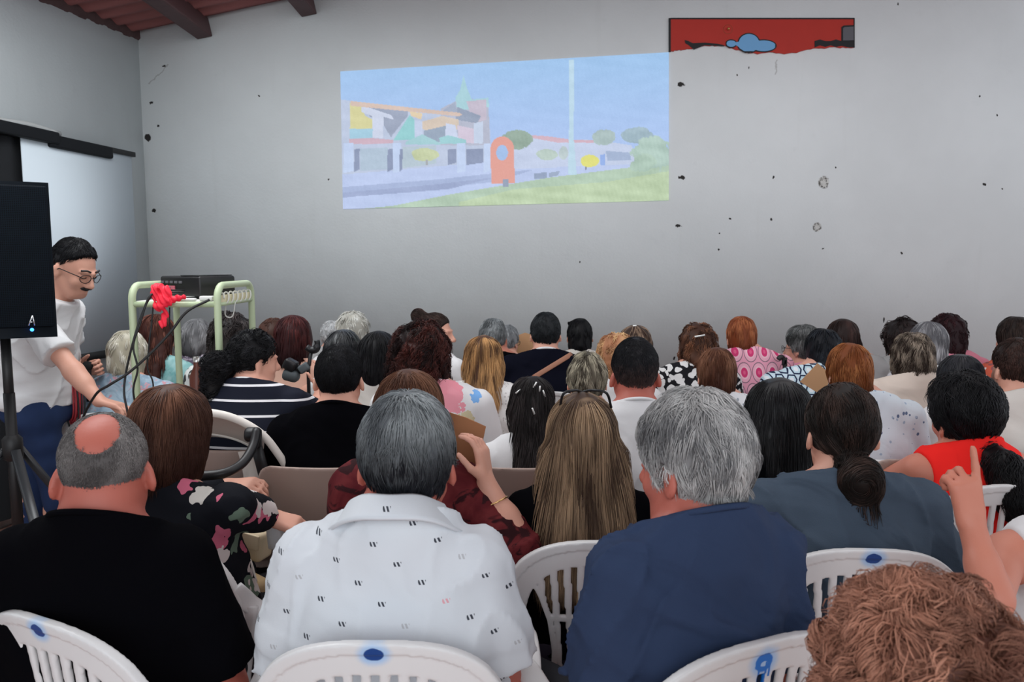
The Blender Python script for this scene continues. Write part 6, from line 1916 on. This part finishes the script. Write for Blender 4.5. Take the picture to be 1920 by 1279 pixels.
# ------------------------------------------------------------------ cup, bags, cardboard, sticks
cp = at(517, 1008, 2.16)
root = empty('plastic_cup', cp); tag(root, 'translucent white plastic cup in the hand beside the pram', 'cup')
g = NT('cup_plastic'); g.color((0.75, 0.76, 0.78)); g.b.inputs['Roughness'].default_value = 0.3; g.b.inputs['Transmission Weight'].default_value = 0.35
m = MB(); m.lathe([(0.0005, -0.028), (0.022, -0.028), (0.0275, 0.040), (0.029, 0.042), (0.0265, 0.040), (0.0215, -0.025), (0.0005, -0.025)], sides=24); m.build('cup_wall', g.m, root)
def bag(name, c, size, mat, label, rz=0.0, ry=0.0, strapm=None):
    root = empty(name, c, rz); tag(root, label, 'bag')
    m = MB(); m.box((0, 0, size[2] / 2), size, R=roty(ry), bev=min(size) * 0.22); m.build('body', mat, root)
    m = MB(); m.box((0, -size[1] / 2 - 0.002, size[2] * 0.72), (size[0] * 0.96, 0.008, size[2] * 0.5), R=roty(ry), bev=0.003); m.build('flap', mat, root)
    if strapm:
        m = MB(); m.tube(spline([(-size[0] * .4, 0, size[2] * .9), (-size[0] * .2, 0, size[2] * 1.5), (size[0] * .2, 0, size[2] * 1.5), (size[0] * .4, 0, size[2] * .9)], 20), 0.005, 8); m.build('handle', strapm, root)
bag('handbag', at(462, 1040, 2.22), (0.15, 0.07, 0.09), plain('bag_cream', srgb(205, 188, 158), 0.6), 'cream handbag on the lap of the person in the black floral blouse', -0.3, 0.15)
bag('paper_bag', at(455, 1148, 2.12), (0.13, 0.10, 0.11), plain('bag_tan', srgb(176, 150, 112), 0.7), 'tan bag behind the armrest of the white chair by the polo shirt', -0.4, 0.25, M_PRAMW)
def card(name, pts, label, thick=0.004, mat=None, cat='cardboard'):
    P = [at(*p) for p in pts]; c = sum(P) / len(P)
    nrm = np.cross(P[1] - P[0], P[2] - P[0]); nrm /= np.linalg.norm(nrm)
    n = len(P); m = MB()
    a = [p - nrm * thick / 2 for p in P]; b = [p + nrm * thick / 2 for p in P]
    m.add(a + b, [(i, (i + 1) % n, n + (i + 1) % n, n + i) for i in range(n)])
    m.add(a + [c - nrm * thick / 2], f3=[(i, n, (i + 1) % n) for i in range(n)]); m.add(b + [c + nrm * thick / 2], f3=[(i, (i + 1) % n, n) for i in range(n)])
    tag(m.build(name, mat or plain('cardboard', srgb(164, 112, 78), 0.85, noise=0.08, nscale=12), smooth=False), label, cat)
card('cardboard_fan', [(838, 772, 2.06), (874, 783, 2.05), (911, 800, 2.04), (903, 838, 2.04), (893, 876, 2.04), (868, 870, 2.05), (836, 872, 2.06)], 'piece of brown cardboard held up by the person in burgundy', cat='cardboard')
card('cardboard_sheet', [(1533, 681, 3.25), (1557, 702, 3.25), (1546, 745, 3.25), (1500, 716, 3.25)], 'tilted brown cardboard between the blue hexagon blouse and the copper hairdo', mat=plain('cardboard_pale', srgb(190, 148, 110), 0.85))
card('card_fan', [(962, 632, 4.9), (984, 624, 4.9), (1000, 628, 4.9), (1002, 668, 4.9), (964, 668, 4.9)], 'pale brown card fan held up in the far row beside the broad navy back', mat=plain('cardboard_pale', srgb(190, 148, 110), 0.85))
root = empty('walking_stick', at(1466, 705, 3.75)); tag(root, 'black curved stick handle between the pink oval and the blue hexagon blouses', 'walking stick')
b0 = at(1466, 705, 3.75)
m = MB(); m.tube(spline([at(1459, 675, 3.75) - b0, at(1463, 670, 3.75) - b0, at(1469, 672, 3.75) - b0, at(1470, 684, 3.75) - b0, at(1471, 710, 3.75) - b0, rt(0.01, 0, -1.1)], 26), [0.006] + [0.013] * 8 + [0.011] * 17, 10); m.build('shaft', M_BLACKMET, root)
strap('coral', [(1832, 676), (1836, 664), (1846, 660), (1858, 663)], M_BLACKMET, 0.018)
# black pushchair handles beyond the striped top
root = empty('pushchair', at(575, 700, 3.2)); b0 = at(575, 700, 3.2); tag(root, 'black folded pushchair with raised handle between the striped top and the cropped black hair', 'pushchair')
m = MB(); m.tube(spline([at(575, 651, 3.2) - b0, at(583, 656, 3.2) - b0, at(592, 655, 3.2) - b0, at(595, 646, 3.2) - b0, at(594, 638, 3.2) - b0], 16), [0.014] * 5 + [0.016] * 6 + [0.012] * 5, 10); m.tube([at(584, 657, 3.2) - b0, at(578, 690, 3.2) - b0, rt(0, 0.02, -0.8)], 0.008, 8); m.build('handle', M_PBLK, root)
m = MB(); m.box(at(545, 684, 3.2) - b0, (0.055, 0.06, 0.045), R=roty(0.5), bev=0.012); m.box(at(560, 692, 3.22) - b0, (0.05, 0.05, 0.03), R=roty(0.3), bev=0.01); m.build('folded_frame', M_PBLK, root)
m = MB(); m.box(at(570, 690, 3.19) - b0, (0.045, 0.03, 0.035), R=roty(-0.6), bev=0.008); m.box(at(546, 704, 3.2) - b0, (0.07, 0.06, 0.05), R=roty(0.25), bev=0.02); m.build('grey_canopy', plain('canopy_grey', (0.09, 0.11, 0.12), 0.6), root)

# painted splashes of the white blouse beside the red curls
if 'curly' in PEOPLE:
    I = PEOPLE['curly']; n = NT('white_splash_blouse'); c = (0.74, 0.74, 0.75)
    x, y, z = n.xyz(); w = n.noise(38, 3) - 0.5; w2 = n.noise(90, 2) - 0.5
    for px, py, r, asp, colr in ((832, 735, 0.055, 0.8, (0.80, 0.30, 0.36)), (850, 752, 0.040, 1.0, (0.80, 0.32, 0.38)), (893, 742, 0.030, 1.6, (0.20, 0.42, 0.78)), (872, 786, 0.035, 1.0, (0.62, 0.55, 0.36)), (885, 850, 0.05, 1.2, (0.16, 0.38, 0.78)), (740, 770, 0.06, 1.0, (0.80, 0.30, 0.36)), (790, 800, 0.05, 1.0, (0.20, 0.42, 0.78)), (840, 800, 0.04, 1.0, (0.62, 0.55, 0.36)), (700, 800, 0.05, 1.0, (0.62, 0.55, 0.36)), (850, 840, 0.05, 1.0, (0.80, 0.30, 0.36))):
        p = surf(I, 'shirt', px, py)
        if p is None: continue
        dx = (x - float(p[0])) * asp + w * 0.10; dy = (y - float(p[1])) * 0.6 + w2 * 0.04; dz = z - float(p[2]) - w * 0.09
        c = n.mix((dx * dx + dy * dy + dz * dz).sqrt().lt(r), c, colr)
    n.color(c); n.b.inputs['Roughness'].default_value = 0.85; n.b.inputs['Specular IOR Level'].default_value = 0.12
    I['sh'].data.materials[0] = n.m
# ------------------------------------------------------------------ the chairs that show
def chair_for(key, label, mark=None, yaw=None, dx=0.0, dy=0.0, shell=False):
    if key not in PEOPLE: return
    I = PEOPLE[key]
    yw = math.degrees(I['yaw']) if yaw is None else yaw
    R = rotz(math.radians(yw)); l = I['loc'] + R @ rt(dx, dy, 0)
    if shell: put_chair(l, yw, label, None, 'beige moulded shell chairs', SHELL0, SHELL_used)
    else: put_chair(l, yw, label, mark)
chair_for('polo', 'white plastic slatted armchair behind the white polo shirt with small marks', M_MARK, dy=-0.01, dx=-0.03)
chair_for('bald', 'white plastic slatted armchair under the black polo shirt and bald crown', M_MARK, yaw=-26, dx=0.07, dy=0.03)
chair_for('navyman', 'white plastic slatted armchair with a dripping blue mark behind the navy T-shirt', M_DRIP, yaw=24, dx=0.03, dy=0.02)
chair_for('floral', 'white plastic armchair of the person in the black floral blouse', None, yaw=-28, dx=0.08, dy=0.10)
chair_for('blonde', 'white plastic slatted armchair under the very long blonde hair', M_MARKB, dx=0.03)
chair_for('bun', 'white plastic slatted armchair with a blue dot behind the slate grey T-shirt', M_MARK)
chair_for('ponytail', 'white plastic slatted armchair behind the red sleeveless top', None, yaw=4, dy=0.08)
chair_for('whitebob', 'white plastic chair with a dark dot behind the pastel flowery blouse', M_MARK)
chair_for('redhead', 'white plastic chair behind the pink blouse of crimson ovals', M_MARK)
chair_for('highlight', 'white plastic chair behind the cream blouse', M_MARK)
chair_for('ginger', 'white plastic chair behind the pale blouse with blue dots', None, yaw=-8, dx=0.06)
chair_for('strapman', 'white plastic chair behind the broad navy back with a tan strap', None)
chair_for('edgeman', 'white plastic chair at the right edge behind the white T-shirt', None)
chair_for('blackhair', 'white plastic chair left of the slate grey T-shirt', None)
chair_for('striped', 'beige shell chair behind the navy and white striped top', shell=True, dy=0.02)
chair_for('blacktee', 'beige shell chair behind the plain black T-shirt', shell=True)
chair_for('clips', 'beige shell chair behind the half-up dark hair with clips', shell=True, dx=-0.03)
if 'bun' in PEOPLE: put_chair(at(1668, 860, 2.75), 8, 'empty beige shell chair between the slate T-shirt and the red top', None, 'beige moulded shell chairs', SHELL0, SHELL_used)
# ------------------------------------------------------------------ light, camera, colour
w = bpy.data.worlds.new('World'); SC.world = w
w.use_nodes = True
bg = w.node_tree.nodes['Background']
bg.inputs[0].default_value = (0.86, 0.93, 1.0, 1); bg.inputs[1].default_value = 1.0
def area(name, loc, rot, size, power, col=(1, 1, 1), spread=None):
    L = bpy.data.lights.new(name, 'AREA'); L.shape = 'RECTANGLE'; L.size, L.size_y = size; L.energy = power; L.color = col
    if spread: L.spread = math.radians(spread)
    o = bpy.data.objects.new(name, L); COL.objects.link(o); o.location = loc; o.rotation_euler = rot
    return o
# daylight from the open side behind and to the right, plus unseen overhead panels added to even out the walls
area('daylight_right', (6.4, 2.4, 2.3), (0, math.radians(78), 0), (3.0, 4.5), 16, (1.0, 0.96, 0.93))
area('daylight_door', (0.0, -2.4, 2.2), (math.radians(84), 0, 0), (5.0, 2.4), 78, (0.94, 0.97, 1.0))
area('overhead_fill', (0.9, 2.9, 3.3), (math.radians(6), 0, 0), (3.8, 2.8), 42, (0.96, 0.98, 1.0))  # added panel, no such source known: spreads soft light over seats and back wall
area('overhead_fill_left', (-1.75, 3.0, 3.05), (math.radians(8), 0, 0), (1.3, 2.8), 78, (0.94, 0.98, 1.0))  # smaller added panel that lifts the darker left side of the room

cam = bpy.data.cameras.new('camera')
co = bpy.data.objects.new('camera', cam); COL.objects.link(co)
cam.sensor_fit = 'HORIZONTAL'; cam.sensor_width = 36.0
cam.lens = FOC / 1920.0 * 36.0
cam.clip_start = 0.05
cam.dof.use_dof = True; cam.dof.focus_distance = 2.4; cam.dof.aperture_fstop = 7.0
co.location = (0, 0, CAMZ)
co.rotation_euler = (math.pi / 2 - PITCH, 0, 0)
SC.camera = co
SC.view_settings.view_transform = 'Standard'
SC.view_settings.look = 'None'
SC.view_settings.gamma = 1.0
SC.view_settings.use_curve_mapping = False
SC.view_settings.exposure = 0.0
